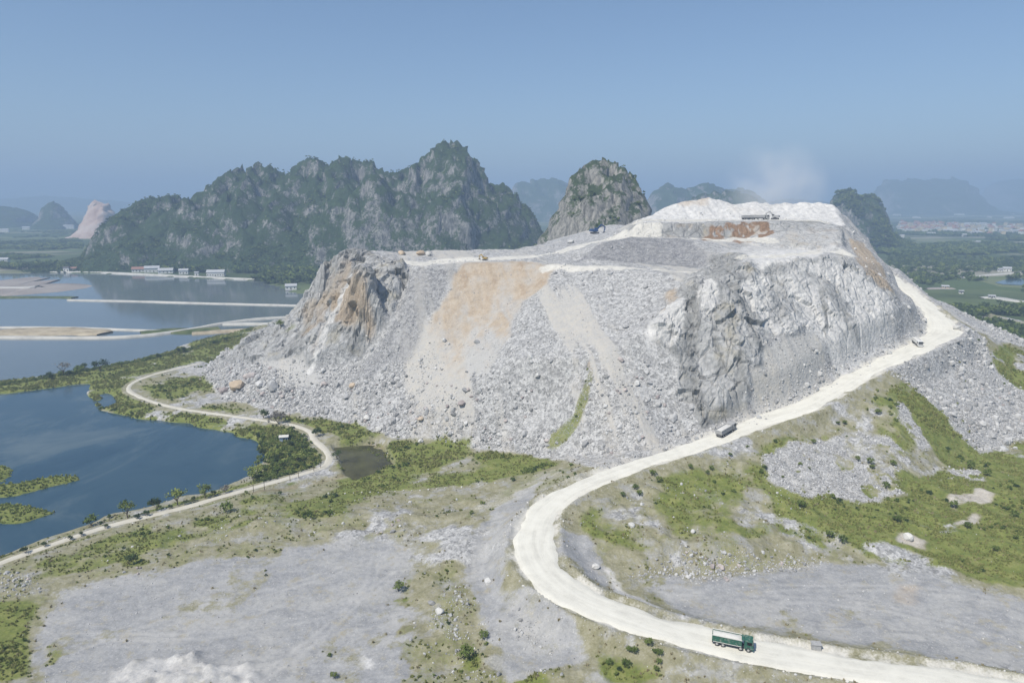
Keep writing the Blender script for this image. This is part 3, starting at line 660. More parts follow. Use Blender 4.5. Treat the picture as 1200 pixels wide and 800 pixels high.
for k, nm, lab in ((0, "ground", "grassy and bare low ground around the quarry and ponds"), (1, "gravel_yard", "flat grey gravel yard left of the road bend"), (2, "gravel_yard", "flat grey gravel yard inside the road bend on the right"), (3, "quarry_hill", "half quarried limestone hill with rubble slopes, benches and cliffs")):
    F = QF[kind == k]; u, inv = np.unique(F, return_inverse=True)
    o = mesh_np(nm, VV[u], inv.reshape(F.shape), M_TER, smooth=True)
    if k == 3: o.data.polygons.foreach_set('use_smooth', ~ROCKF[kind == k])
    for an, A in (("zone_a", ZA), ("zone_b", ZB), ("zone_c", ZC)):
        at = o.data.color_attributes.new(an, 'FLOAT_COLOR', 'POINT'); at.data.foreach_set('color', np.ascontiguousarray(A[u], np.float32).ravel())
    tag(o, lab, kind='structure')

# ------------------------------------------------------------------ road and track
def ribbon(name, C, mat, label, half=None, nacross=9, edge=0.5, lift=0.0, step=1.2):
    seg = np.hypot(*np.diff(C[:, :2], axis=0).T); s = np.concatenate([[0], np.cumsum(seg)]); q = np.arange(0, s[-1], step)
    P = np.stack([np.interp(q, s, C[:, i]) for i in range(C.shape[1])], -1)
    for _ in range(3): P[1:-1] = (P[:-2] + 2 * P[1:-1] + P[2:]) / 4
    tng = np.gradient(P[:, :2], axis=0); tng /= np.linalg.norm(tng, axis=1)[:, None]; nrm = np.stack([tng[:, 1], -tng[:, 0]], -1)
    us = np.linspace(-1, 1, nacross); V = []; UV = []
    wob = np.stack([fbm2(q, q * 0 + 5, 9, 4, 91), fbm2(q, q * 0 + 55, 9, 4, 93)])
    for j, u in enumerate(us):
        wd = P[:, 3] / 2 + edge * (wob[0] if u < 0 else wob[1]) * 1.6
        off = P[:, :2] + nrm * (u * wd)[:, None]
        prof = 0.10 * (1 - u * u) - (0.35 if abs(u) == 1 else 0) + 0.04 * vnoise2(q * 0.5, q * 0 + u * 6, 95) - 0.05 * (np.exp(-((abs(u) - .42) / .15) ** 2))
        V.append(np.stack([off[:, 0], off[:, 1], P[:, 2] + lift + prof], -1)); UV.append(np.stack([u * wd, q], -1))
    V = np.stack(V, 1); UV = np.stack(UV, 1); n, m = V.shape[:2]; ii = np.arange(n * m).reshape(n, m)
    F = np.stack([ii[:-1, :-1], ii[:-1, 1:], ii[1:, 1:], ii[1:, :-1]], -1).reshape(-1, 4)
    o = mesh_np(name, V.reshape(-1, 3), F, mat, smooth=True)
    at = o.data.attributes.new("along", 'FLOAT_VECTOR', 'POINT'); at.data.foreach_set('vector', np.ascontiguousarray(np.concatenate([UV, np.zeros((n, m, 1))], -1), np.float32).ravel())
    if o.data.polygons[0].normal.z < 0: o.data.flip_normals()
    return tag(o, label, kind='structure')
def road_material(name, a, b, c):
    t = NT(name); at = t.n('ShaderNodeAttribute'); at.attribute_name = "along"
    st = t.noise(1.0, 5, 0.6, t.scale(at.outputs['Vector'], (0.7, 0.05, 1)), 0.8)
    m = t.noise(0.25, 5, 0.65); f = t.noise(2.5, 4, 0.7)
    k = t.math('ADD', t.math('MULTIPLY', st, 0.35), t.math('ADD', t.math('MULTIPLY', m, 0.4), t.math('MULTIPLY', f, 0.25)))
    col = t.ramp(k, [(0.3, a), (0.5, b), (0.7, c)])
    col = t.mix(t.mr(f, 0.5, 0.75, 0, 0.25), col, (0.42, 0.40, 0.36))
    return t.out(col, 0.95, t.bump(t.math('ADD', f, st), 0.35, 0.12))
M_ROAD = road_material("crushed_stone_road", (0.47, 0.455, 0.40), (0.66, 0.64, 0.565), (0.76, 0.74, 0.66))
M_TRACK = road_material("pale_earth_track", (0.42, 0.39, 0.32), (0.55, 0.52, 0.44), (0.63, 0.60, 0.52))
ribbon("haul_road", ROADC, M_ROAD, "wide pale dusty haul road curving up round the quarry hill", lift=0.02, nacross=11, edge=1.3)
ribbon("shore_track", TRACKC, M_TRACK, "narrow pale earth track winding along the pond shore", lift=0.02, edge=0.45, nacross=5, step=1.0)
# ------------------------------------------------------------------ far plain, water
LAKE = [(-60,150), (-450,150), (-1500,600), (-1500,900)] + [Z(*p, WATER)[:2] for p in [(-200,322),(-60,322),(20,320.5),(70,319.5),(110,320.5),(165,322),(210,325),(250,327),(300,330),(335,340),(352,352)]] + [(-160,640), (-10,740), (-10,400)]
def make_plain():
    xs = graded([(-16000,-2500,450), (-2500,-1500,60), (-1500,-100,11), (-100,1200,60), (1200,3000,120), (3000,16000,500)])
    ys = graded([(-1500,60,260), (60,480,20), (480,1150,11), (1150,2600,60), (2600,16000,450)])
    X, Y = np.meshgrid(xs, ys)
    zz = -5.2 + 0.35 * fbm2(X, Y, 60, 3, 101)
    lk = in_poly(X + 12 * fbm2(X, Y, 60, 3, 103), Y + 18 * fbm2(X, Y, 50, 3, 105), LAKE)
    zz = np.where(lk, -9.5, zz)
    near = (X > -425) & (X < 425) & (Y < 725) & (Y > 80); zz = np.where(near, -14.0, zz)
    zz = np.where((X > -440) & (X < 440) & (Y < 92), -1.0 * (np.abs(X) < 415) - 6, zz)
    idx = np.arange(X.size).reshape(X.shape); F = np.stack([idx[:-1, :-1], idx[:-1, 1:], idx[1:, 1:], idx[1:, :-1]], -1).reshape(-1, 4)
    t = NT("plain_fields")
    big = t.noise(0.004, 5, 0.62); mid = t.noise(0.03, 4, 0.6)
    fld = t.n('ShaderNodeTexVoronoi', feature='F1'); t.put(fld.inputs['Vector'], t.scale(t.co, (0.0035, 0.008, 0.0))); fld.inputs['Scale'].default_value = 1.0
    s = t.n('ShaderNodeSeparateColor'); t.put(s.inputs[0], fld.outputs['Color'])
    fc = t.ramp(s.outputs[0], [(0.0, (0.055, 0.085, 0.03)), (0.35, (0.08, 0.115, 0.04)), (0.6, (0.13, 0.16, 0.07)), (0.8, (0.20, 0.20, 0.12)), (0.95, (0.26, 0.25, 0.19))])
    c = t.mix(t.mr(big, 0.42, 0.6), fc, t.ramp(mid, [(0.3, (0.03, 0.05, 0.018)), (0.7, (0.085, 0.11, 0.04))]))
    o = mesh_np("plain", np.stack([X, Y, zz], -1).reshape(-1, 3), F, t.out(c, 0.95))
    return tag(o, "flat plain of fields and scrub reaching to the horizon", kind='structure')
make_plain()

def water_material():
    t = NT("pond_water")
    n1 = t.noise(0.022, 5, 0.62, t.scale(t.co, (1.0, 0.6, 1.0)), 1.5); n2 = t.noise(0.9, 3, 0.6)
    c = t.ramp(n1, [(0.3, (0.022, 0.055, 0.085)), (0.5, (0.035, 0.072, 0.10)), (0.68, (0.09, 0.125, 0.14))])
    t.b.inputs['IOR'].default_value = 1.33; t.b.inputs['Specular IOR Level'].default_value = 0.5
    r = t.mr(n1, 0.35, 0.7, 0.06, 0.16)
    return t.out(c, r, t.bump(t.math('ADD', n2, t.noise(3.5, 2, 0.5)), 0.10, 0.12))
M_WATER = water_material()
t = NT("silty_water"); t.b.inputs['IOR'].default_value = 1.33; t.b.inputs['Specular IOR Level'].default_value = 0.5
n1 = t.noise(0.006, 4, 0.6, t.scale(t.co, (1.0, 0.6, 1.0)))
M_SILT = t.out(t.ramp(n1, [(0.3, (0.085, 0.115, 0.135)), (0.6, (0.13, 0.155, 0.165)), (0.8, (0.17, 0.185, 0.185))]), 0.09, t.bump(t.noise(0.3, 2, 0.5), 0.05, 0.1))
for nm, lab, P_, m_ in (("pond_water", "deep blue water of the near pond inside the shore track", [(-700,95), (20,95), (20,395), (-60,412), (-240,357), (-330,345), (-700,320)], M_WATER),
                     ("lake_water", "paler silty water of the large pond and lake beyond the causeway", [(-1800,320), (-700,320), (-330,345), (-240,357), (-60,412), (20,395), (20,460), (-40,520), (0,1010), (-1800,1010)], M_SILT)):
    bm = bmesh.new(); bm.faces.new([bm.verts.new((p[0], p[1], WATER)) for p in P_]); bmesh.ops.triangulate(bm, faces=bm.faces)
    tag(obj(nm, bm, m_), lab, kind='structure')

# thin dikes and sand bars between the far ponds
def strip(name, pts, width, z, mat, label, close=False):
    C = catmull([(*Z(px, py, WATER)[:2], z, w) for (px, py), w in zip(pts, width if isinstance(width, (list, tuple)) else [width] * len(pts))], 8)
    seg = np.hypot(*np.diff(C[:, :2], axis=0).T); s = np.concatenate([[0], np.cumsum(seg)]); q = np.arange(0, s[-1], 4.0)
    P = np.stack([np.interp(q, s, C[:, i]) for i in range(4)], -1)
    tn = np.gradient(P[:, :2], axis=0); tn /= np.linalg.norm(tn, axis=1)[:, None]; nr = np.stack([tn[:, 1], -tn[:, 0]], -1)
    a, b = vnoise2(q / 18, q * 0 + 3, 7), vnoise2(q / 18, q * 0 + 9, 8); V = []
    for u, dz in ((-1.25, -3.2), (-1, 0), (-.3, .25), (.3, .25), (1, 0), (1.25, -3.2)):
        wd = P[:, 3] / 2 * (1 + 0.35 * (a if u < 0 else b)); off = P[:, :2] + nr * (u * wd)[:, None]
        V.append(np.stack([off[:, 0], off[:, 1], P[:, 2] + dz + 0 * q], -1))
    V = np.stack(V, 1); n, m = V.shape[:2]; ii = np.arange(n * m).reshape(n, m)
    F = np.stack([ii[:-1, :-1], ii[:-1, 1:], ii[1:, 1:], ii[1:, :-1]], -1).reshape(-1, 4)
    o = mesh_np(name, V.reshape(-1, 3), F, mat)
    if o.data.polygons[len(o.data.polygons) // 2].normal.z < -0.5: o.data.flip_normals()
    return tag(o, label, kind='structure')
def soil(name, a, b, c, s=0.12):
    t = NT(name); n = t.noise(s, 5, 0.65)
    return t.out(t.ramp(n, [(0.3, a), (0.5, b), (0.72, c)]), 0.95)
M_SAND = soil("dike_sand", (0.22, 0.18, 0.12), (0.40, 0.34, 0.24), (0.50, 0.44, 0.33))
M_PALE = soil("dike_pale", (0.36, 0.35, 0.32), (0.48, 0.47, 0.43), (0.55, 0.53, 0.48))
M_BANK = soil("dike_grass", (0.04, 0.06, 0.02), (0.08, 0.105, 0.035), (0.17, 0.17, 0.08))
M_MUD = soil("drained_mud", (0.22, 0.19, 0.17), (0.29, 0.26, 0.235), (0.34, 0.31, 0.28), 0.02)
strip("dike", [(80,352),(160,353.5),(250,356),(350,358.5)], 5, -5.1, M_PALE, "thin pale dike crossing the far pond")
strip("dike", [(-30,349),(20,348.5),(60,348.5),(90,349)], 9, -5.2, M_BANK, "overgrown dike along the drained mud flat")
strip("dike", [(-30,384.5),(40,384),(100,385),(170,387.5),(210,388)], 4, -5.2, M_PALE, "low pale dike behind the sand bar")
strip("sand_bar", [(-30,393.5),(20,390.5),(60,389),(100,389.5),(125,391.5)], [26,30,30,26,10], -5.1, M_SAND, "tan sand bar lying in the middle pond")
strip("dike", [(-30,396),(30,396),(110,396.5),(170,393.5),(222,386.5),(262,379.5),(300,374.5),(350,371.5)], 5, -4.9, M_PALE, "pale curving dike running to the outcrop")
strip("dike", [(225,391.5),(270,388.5),(320,386)], 9, -5.0, M_SAND, "short tan dike below the parking strip")
strip("dike", [(165,391),(195,388.5),(230,388),(262,385.5)], 16, -5.15, M_BANK, "bushy green dike at the end of the curving dike")
strip("dike", [(262,380.5),(300,380),(345,380)], 7, -5.0, M_PALE, "short pale dike beside the left outcrop")
strip("shore_road", [(60,319.5),(100,319.3),(150,321),(200,323.5),(240,325.5),(300,328)], 8, -4.6, M_PALE, "pale shore road in front of the lakeside houses")
mud = strip("mud_flat", [(-60,339),(0,338.5),(30,337.5),(52,336.5),(64,333)], [190,180,150,90,20], -5.3, M_MUD, "drained brown mud flat at the left edge of the lake")
strip("mud_flat_path", [(-60,338.5),(0,338),(40,337.6)], 18, -4.9, M_PALE, "pale path across the drained mud flat")

# ------------------------------------------------------------------ karst hills
def karst_material(name, veg, rock_lo, rock_hi, vegc=(0.035, 0.06, 0.022), s=1.0):
    t = NT(name); g = t.n('ShaderNodeNewGeometry'); sp = t.n('ShaderNodeSeparateXYZ'); t.put(sp.inputs[0], g.outputs['Normal'])
    n1 = t.noise(0.02 * s, 6, 0.68); n2 = t.noise(0.11 * s, 5, 0.7); st = t.noise(1.0, 7, 0.8, t.scale(t.co, (0.2 * s, 0.2 * s, 0.05 * s)), 0.4)
    rk = t.ramp(st, [(0.38, rock_lo), (0.5, tuple((a + b) / 2 for a, b in zip(rock_lo, rock_hi))), (0.62, rock_hi)])
    vg = t.ramp(n2, [(0.3, tuple(v * 0.55 for v in vegc)), (0.55, vegc), (0.8, (vegc[0] * 2.1, vegc[1] * 1.8, vegc[2] * 1.5))])
    n3 = t.noise(0.33 * s, 4, 0.75)
    k = t.math('ADD', t.math('ADD', t.math('MULTIPLY', n1, 0.42), t.math('ADD', t.math('MULTIPLY', n2, 0.45), t.math('MULTIPLY', n3, 0.55))), t.math('MULTIPLY', sp.outputs[2], 0.42))
    return t.out(t.mix(t.mr(k, veg - 0.05, veg + 0.06), rk, vg), 0.95, t.bump(st, 0.9, 2.5))
def karst(name, label, sil, Yc, depth, towers, mat, res=3.2, zb=-6, rough=1.0, seed=1, front=None, group=None, pw=1.0):
    """a limestone hill: sil = sighted skyline, towers = (px, Y offset, half width in m, relative height)"""
    sx = np.array([p[0] for p in sil], float); sy_ = np.array([p[1] for p in sil], float)
    x0 = D(sx[0] - 6, 300, Yc)[0]; x1 = D(sx[-1] + 6, 300, Yc)[0]
    xs = np.arange(min(x0, x1) - depth * .15, max(x0, x1) + depth * .15, res); ys = np.arange(Yc - depth, Yc + depth * 0.8, res * 1.15)
    X, Y = np.meshgrid(xs, ys)
    wxx = X + 0.12 * depth * fbm2(X, Y, depth * .5, 4, seed); wyy = Y + 0.15 * depth * fbm2(X, Y, depth * .5, 4, seed + 3)
    # skyline sighted at this distance gives the crest height along the hill
    pxs = 600 + 800 * X / (Yc / CP * 1.0) * 1.0
    dd = np.array([D(a, b, Yc)[2] for a, b in zip(sx, sy_)]); cx_ = np.array([D(a, b, Yc)[0] for a, b in zip(sx, sy_)])
    crest = np.interp(wxx, cx_, dd, left=zb, right=zb)
    v = (wyy - Yc) / np.where(wyy < Yc, depth * 0.95, depth * 0.75)
    prof = np.clip(1 - np.abs(v) ** 1.25, 0, 1) ** pw
    H = (crest - zb) * prof
    for (px, dy, hw, rel) in towers:
        c = D(px, 300, Yc + dy); ch = (np.interp(c[0], cx_, dd) - zb) * rel
        r = np.hypot((wxx - c[0]) / hw, (wyy - c[1]) / (hw * 1.1)); H = np.maximum(H, ch * np.clip(1 - r ** 1.7, 0, 1) ** 0.8)
    rd = fbm2(X, Y, depth * .30, 5, seed + 7, 0.55); rdg = 1 - 2 * np.abs(fbm2(X, Y, depth * .22, 4, seed + 9, 0.6))
    H = H * (1 + rough * (0.22 * rd + 0.20 * (rdg - 0.4)))
    # keep the sighted skyline
    dzz = zb + H - CAM_H; dist = Y
    tanv = dzz / dist; px = 600 + 800 * X / (Y * CP - dzz * SP)
    b = np.clip(np.round((px - (sx[0] - 40)) / 3).astype(int), 0, int((sx[-1] - sx[0] + 80) / 3)); nb = b.max() + 1
    best = np.full(nb, -1e9); np.maximum.at(best, b.ravel(), tanv.ravel())
    ar = np.zeros(nb); order = np.argsort(tanv.ravel()); ar[b.ravel()[order]] = dist.ravel()[order]; hz = np.zeros(nb); hz[b.ravel()[order]] = H.ravel()[order]
    bx = sx[0] - 40 + 3 * np.arange(nb); ty = np.interp(bx, sx, sy_, left=320, right=320)
    tgt = -np.tan(R(PITCH) + np.arctan((ty - 400) / 800)) * ar + CAM_H - zb
    ratio = np.clip(tgt / np.maximum(hz, 3), 0.25, 2.2); kk = np.array([1, 2, 3, 4, 3, 2, 1.]) / 16; ratio = np.convolve(np.pad(ratio, 3, mode='edge'), kk, 'valid')
    H = H * np.interp(px, bx, ratio)
    H = H + rough * (H > 2) * (res * 0.4 * fbm2(X, Y, res * 7, 3, seed + 13, 0.7) + res * 0.2 * vnoise2(X / res / 1.4, Y / res / 1.4, seed + 15)) * np.clip(H / 25, 0, 1)
    Zz = zb - 3 + np.maximum(H, 0)
    jx = X + res * 1.3 * vnoise2(X / 9 / res * 3, Zz / 6, seed + 17); jy = Y + res * 1.6 * fbm3(X, Y, Zz, res * 6, 3, seed + 19)
    idx = np.arange(X.size).reshape(X.shape); Q = np.stack([idx[:-1, :-1], idx[:-1, 1:], idx[1:, 1:], idx[1:, :-1]], -1)
    keep = (np.maximum(np.maximum(H[:-1, :-1], H[1:, 1:]), np.maximum(H[1:, :-1], H[:-1, 1:])) > 0.3)
    F = Q[keep]; u, inv = np.unique(F, return_inverse=True); V = np.stack([jx, jy, Zz], -1).reshape(-1, 3)
    o = mesh_np(name, V[u], inv.reshape(F.shape), mat)
    tag(o, label, kind='structure', group=group)
    return o, X, Y, Zz, H
M_K1 = karst_material("karst_rock_scrub", 0.875, (0.045, 0.05, 0.05), (0.34, 0.33, 0.31))
M_K2 = karst_material("karst_rock_dry_scrub", 0.96, (0.09, 0.09, 0.08), (0.40, 0.385, 0.345), (0.05, 0.075, 0.03), 1.6)
M_KF = karst_material("far_karst", 0.93, (0.10, 0.10, 0.10), (0.30, 0.29, 0.28), s=0.6)
HILLS = []
s1 = [(92,318),(96,300),(101,282),(106,270),(118,260),(131,250),(148,240),(165,231),(178,228),(190,231),(203,224),(216,230),(230,228),(244,212),(258,205),(272,194),(285,190),(300,193),(315,191),(326,198),(338,200),(350,186),(365,181),(378,187),(388,189),(398,180),(410,180),(424,189),(436,187),(446,190),(455,203),(466,198),(480,192),(492,185),(500,176),(510,168),(522,164),(532,162),(543,167),(552,176),(560,186),(567,198),(572,212),(582,212),(592,214),(602,224),(612,234),(622,244),(630,256),(638,274),(648,292)]
HILLS.append(karst("karst_hill", "long rugged karst massif with green gullies standing behind the lake", s1, 1130, 200, [(150,-60,75,.85),(215,-50,70,.8),(285,-70,80,.8),(330,-95,60,.6),(375,-60,80,.8),(420,-80,70,.75),(450,-105,80,.92),(400,-120,60,.6),(480,-110,75,.72),(530,-30,110,1.0),(520,-110,80,.62),(570,-80,60,.85),(600,-60,55,.9),(250,-110,60,.55),(180,-110,60,.55)], M_K1, 2.9, seed=21))
s2 = [(618,292),(628,282),(640,265),(650,248),(657,232),(664,215),(668,203),(676,197),(684,190),(694,184),(704,182),(715,184),(726,188),(735,194),(742,203),(750,212),(756,220),(761,233),(765,245),(768,258),(775,275),(785,292)]
HILLS.append(karst("karst_hill", "steep rounded limestone knob rising just behind the quarry plateau", s2, 640, 85, [(700,-20,60,.95),(660,-25,28,.6),(740,-25,40,.75)], M_K2, 1.7, 45, 0.8, seed=33, pw=0.8))
s3 = [(962,320),(966,290),(970,262),(972,240),(976,228),(983,223),(992,221),(1002,224),(1007,231),(1013,229),(1022,227),(1031,233),(1038,240),(1043,252),(1046,264),(1050,272),(1055,282),(1058,296),(1066,310)]
HILLS.append(karst("karst_hill", "dark double topped karst hill standing right of the quarry", s3, 1500, 130, [(990,-40,75,.95),(1022,-40,80,.95)], M_K1, 4.0, seed=45, rough=0.6, pw=0.7))
far = [("dim blue karst ridge behind the limestone knob on its left", [(585,250),(598,222),(606,214),(618,212),(626,209),(640,210),(652,207),(664,214),(676,225),(690,240)], 3600, 300),
       ("low dark karst mound showing right of the limestone knob", [(752,250),(762,228),(772,218),(784,214),(795,219),(806,222),(815,217),(828,212),(842,218),(852,221),(866,219),(880,222),(890,230),(905,240)], 2600, 220),
       ("dark flat ridge just behind the quarry summit", [(800,245),(812,229),(830,224),(850,222),(870,223),(884,229),(895,240)], 1700, 110),
       ("broad blue far mountain above the town on the right", [(1012,250),(1022,226),(1032,214),(1042,209),(1056,211),(1070,208),(1084,211),(1098,208),(1112,210),(1124,207),(1136,213),(1146,222),(1156,232),(1168,245)], 5200, 500),
       ("pale farthest mountain at the right edge", [(1140,248),(1158,218),(1175,211),(1192,209),(1210,211),(1240,216),(1270,240)], 7400, 700),
       ("blue peaked karst hill at the far left beyond the fields", [(36,268),(42,255),(48,241),(56,236),(64,234),(72,240),(78,248),(86,256),(94,268)], 2500, 140),
       ("dark low karst ridge at the left edge of the picture", [(-70,270),(-40,240),(-10,240),(10,242),(28,244),(40,250),(52,262),(60,272)], 2700, 220),
       ("pale blue distant hills along the left skyline", [(-60,250),(-20,234),(20,232),(50,229),(90,232),(130,234),(170,240),(230,250)], 7000, 700),
       ("far blue ridge behind the double topped karst hill", [(880,246),(900,236),(925,232),(950,234),(990,238),(1010,246)], 5600, 400)]
for i, (lab, s, Yc, dep) in enumerate(far):
    karst("far_hill", lab, s, Yc, dep, [], M_KF, dep / 26.0, seed=60 + 5 * i, rough=0.45, pw=0.75)
# the scarred, half quarried hill on the left
t = NT("quarried_hill_rock"); M_SCAR = t.out(t.ramp(t.noise(0.03, 6, 0.65), [(0.3, (0.30, 0.21, 0.17)), (0.5, (0.44, 0.34, 0.29)), (0.75, (0.52, 0.46, 0.42))]), 0.95)
karst("far_hill", "pinkish quarried hillside left of the long massif", [(82,276),(90,268),(95,256),(100,245),(106,238),(111,233),(118,235),(126,237),(132,244),(140,262)], 1900, 110, [], M_SCAR, 5.0, seed=131, rough=0.5)

# ------------------------------------------------------------------ haze (one closed box of even, thin air)
bm = bmesh.new(); box(bm, -17500, 17500, -3000, 17500, -16, 420)
hz = obj("haze", bm, None)
hz.data.materials.clear()
hm = bpy.data.materials.new("haze_air"); hm.use_nodes = True; hn = hm.node_tree
for nd in list(hn.nodes):
    if nd.type == 'BSDF_PRINCIPLED': hn.nodes.remove(nd)
pv = hn.nodes.new('ShaderNodeVolumePrincipled'); pv.inputs['Density'].default_value = HAZE_DENSITY = 0.00034
pv.inputs['Color'].default_value = (0.47, 0.63, 0.86, 1); pv.inputs['Anisotropy'].default_value = 0.0
hn.links.new(pv.outputs[0], hn.nodes['Material Output'].inputs['Volume'])
hz.data.materials.append(hm); tag(hz, kind='stuff')
# ------------------------------------------------------------------ loose stone and plants: prototypes
def rock_mesh(name, seed, mat, sub=1, flat=0.75, sharp=0.28):
    r = random.Random(seed); bm = bmesh.new(); bmesh.ops.create_icosphere(bm, subdivisions=sub, radius=0.5)
    sx, sy, sz = r.uniform(.8, 1.25), r.uniform(.7, 1.1), flat * r.uniform(.75, 1.1)
    planes = [Vector((r.gauss(0, 1), r.gauss(0, 1), r.gauss(0, 1))).normalized() for _ in range(7)]
    for v in bm.verts:
        d = v.co.normalized()
        for p in planes:                       # knock flat faces off
            k = d.dot(p) * v.co.length
            if k > 0.36: v.co -= p * (k - 0.36)
        v.co *= 1 + r.uniform(-sharp, sharp) * 0.5
        v.co = Vector((v.co.x * sx, v.co.y * sy, v.co.z * sz))
    me = bpy.data.meshes.new(name); bm.to_mesh(me); bm.free(); me.materials.append(mat); return me
def stone_material(name, lo, mid, hi, s=0.5):
    t = NT(name); oi = t.n('ShaderNodeObjectInfo'); n = t.noise(2.2 * s, 5, 0.65)
    k = t.math('ADD', t.math('MULTIPLY', oi.outputs['Random'], 0.55), t.math('MULTIPLY', n, 0.45))
    return t.out(t.ramp(k, [(0.15, lo), (0.5, mid), (0.85, hi)]), 0.95, t.bump(t.noise(5 * s, 4, 0.7), 0.5, 0.15))
M_STONE = stone_material("limestone_rubble", (0.22, 0.218, 0.214), (0.40, 0.397, 0.39), (0.62, 0.61, 0.585))
M_PALEST = stone_material("pale_stone", (0.46, 0.45, 0.42), (0.56, 0.55, 0.52), (0.66, 0.64, 0.60))
M_OCHRE = stone_material("ochre_boulder", (0.40, 0.31, 0.22), (0.51, 0.41, 0.30), (0.58, 0.49, 0.38), 0.35)
M_PINK = stone_material("pinkish_boulder", (0.30, 0.26, 0.25), (0.42, 0.37, 0.35), (0.52, 0.47, 0.44), 0.35)
def foliage_material(name, a, b, c, trans=0.0):
    t = NT(name); oi = t.n('ShaderNodeObjectInfo'); at = t.n('ShaderNodeAttribute'); at.attribute_name = "leaf"
    n = t.noise(0.5, 3, 0.6)
    k = t.math('ADD', t.math('MULTIPLY', oi.outputs['Random'], 0.35), t.math('ADD', t.math('MULTIPLY', at.outputs['Fac'], 0.4), t.math('MULTIPLY', n, 0.25)))
    col = t.ramp(k, [(0.15, a), (0.5, b), (0.85, c)])
    g = t.n('ShaderNodeNewGeometry'); up = t.n('ShaderNodeVectorMath', operation='ADD', i_0=t.scale(g.outputs['Normal'], (.45, .45, .45)), i_1=(0, 0, .75))
    nm = t.n('ShaderNodeVectorMath', operation='NORMALIZE', i_0=up.outputs[0]).outputs[0]                       # a tuft scatters light as a mass of leaves, not as one blade
    t.out(col, 0.8, nm); tr = t.n('ShaderNodeBsdfTranslucent'); t.put(tr.inputs['Color'], col)     # thin leaves let light through
    mx = t.n('ShaderNodeMixShader'); mx.inputs[0].default_value = 0.30; t.t.links.new(t.b.outputs[0], mx.inputs[1]); t.t.links.new(tr.outputs[0], mx.inputs[2])
    t.t.links.new(mx.outputs[0], t.t.nodes['Material Output'].inputs['Surface']); return t.m
M_LEAF = foliage_material("leaf_green", (0.06, 0.10, 0.024), (0.15, 0.20, 0.05), (0.26, 0.30, 0.10))
M_LEAFD = foliage_material("leaf_dark", (0.03, 0.055, 0.02), (0.065, 0.10, 0.036), (0.12, 0.165, 0.06))
M_LEAFY = foliage_material("leaf_yellow", (0.15, 0.20, 0.05), (0.27, 0.32, 0.085), (0.40, 0.41, 0.14))
M_GRASS = foliage_material("grass_blades", (0.13, 0.16, 0.04), (0.235, 0.26, 0.075), (0.37, 0.34, 0.15))
M_HAY = foliage_material("dry_grass_blades", (0.20, 0.17, 0.09), (0.34, 0.295, 0.17), (0.48, 0.43, 0.30))
M_TWIG = foliage_material("bare_twigs", (0.16, 0.15, 0.13), (0.25, 0.235, 0.21), (0.34, 0.32, 0.29))
M_BARK = soil("bark", (0.06, 0.045, 0.03), (0.11, 0.085, 0.06), (0.17, 0.14, 0.10), 2.0)
def leaves(name, seed, mat, n, size, centre=(0, 0, 0.5), rad=(0.5, 0.5, 0.45), clumps=7, low=0.0, blade=False):
    """many small leaf faces gathered in clumps through the crown"""
    r = np.random.default_rng(seed)
    cc = r.normal(size=(clumps, 3)); cc /= np.linalg.norm(cc, axis=1)[:, None]; cc *= (r.uniform(0.25, 0.78, clumps) ** 0.7)[:, None]
    cc[:, 2] = np.abs(cc[:, 2]) * 0.9 - 0.25 + low
    k = r.integers(0, clumps, n); p = r.normal(size=(n, 3)); p /= np.linalg.norm(p, axis=1)[:, None]; p = cc[k] + p * (r.uniform(0.12, 0.42, n))[:, None]
    p = p * np.array(rad) + np.array(centre)
    a = r.normal(size=(n, 3)); 
    if blade: a = a * np.array([.35, .35, 0]) + np.array([0, 0, 1.0])
    a /= np.linalg.norm(a, axis=1)[:, None]; b = np.cross(a, r.normal(size=(n, 3))); b /= np.linalg.norm(b, axis=1)[:, None]
    s = size * r.uniform(0.6, 1.35, n)[:, None]; w = s * (0.3 if blade else 0.75)
    V = np.stack([p - a * s * .5, p + b * w * .5, p + a * s * .5, p - b * w * .5], 1).reshape(-1, 3); F = np.arange(4 * n).reshape(n, 4)
    me = bpy.data.meshes.new(name); me.vertices.add(4 * n); me.vertices.foreach_set('co', np.ascontiguousarray(V, np.float32).ravel())
    me.loops.add(4 * n); me.loops.foreach_set('vertex_index', F.ravel().astype(np.int32)); me.polygons.add(n); me.polygons.foreach_set('loop_start', np.arange(0, 4 * n, 4, dtype=np.int32)); me.update(calc_edges=True)
    at = me.attributes.new("leaf", 'FLOAT', 'POINT'); at.data.foreach_set('value', np.repeat(r.uniform(0, 1, clumps)[k] * 0.6 + 0.4 * r.uniform(0, 1, n), 4).astype(np.float32))
    me.materials.append(mat); return me
def proto_set(name, meshes):
    c = bpy.data.collections.new(name)
    for i, m in enumerate(meshes):
        o = bpy.data.objects.new("%s_piece" % name, m); c.objects.link(o)
    return c
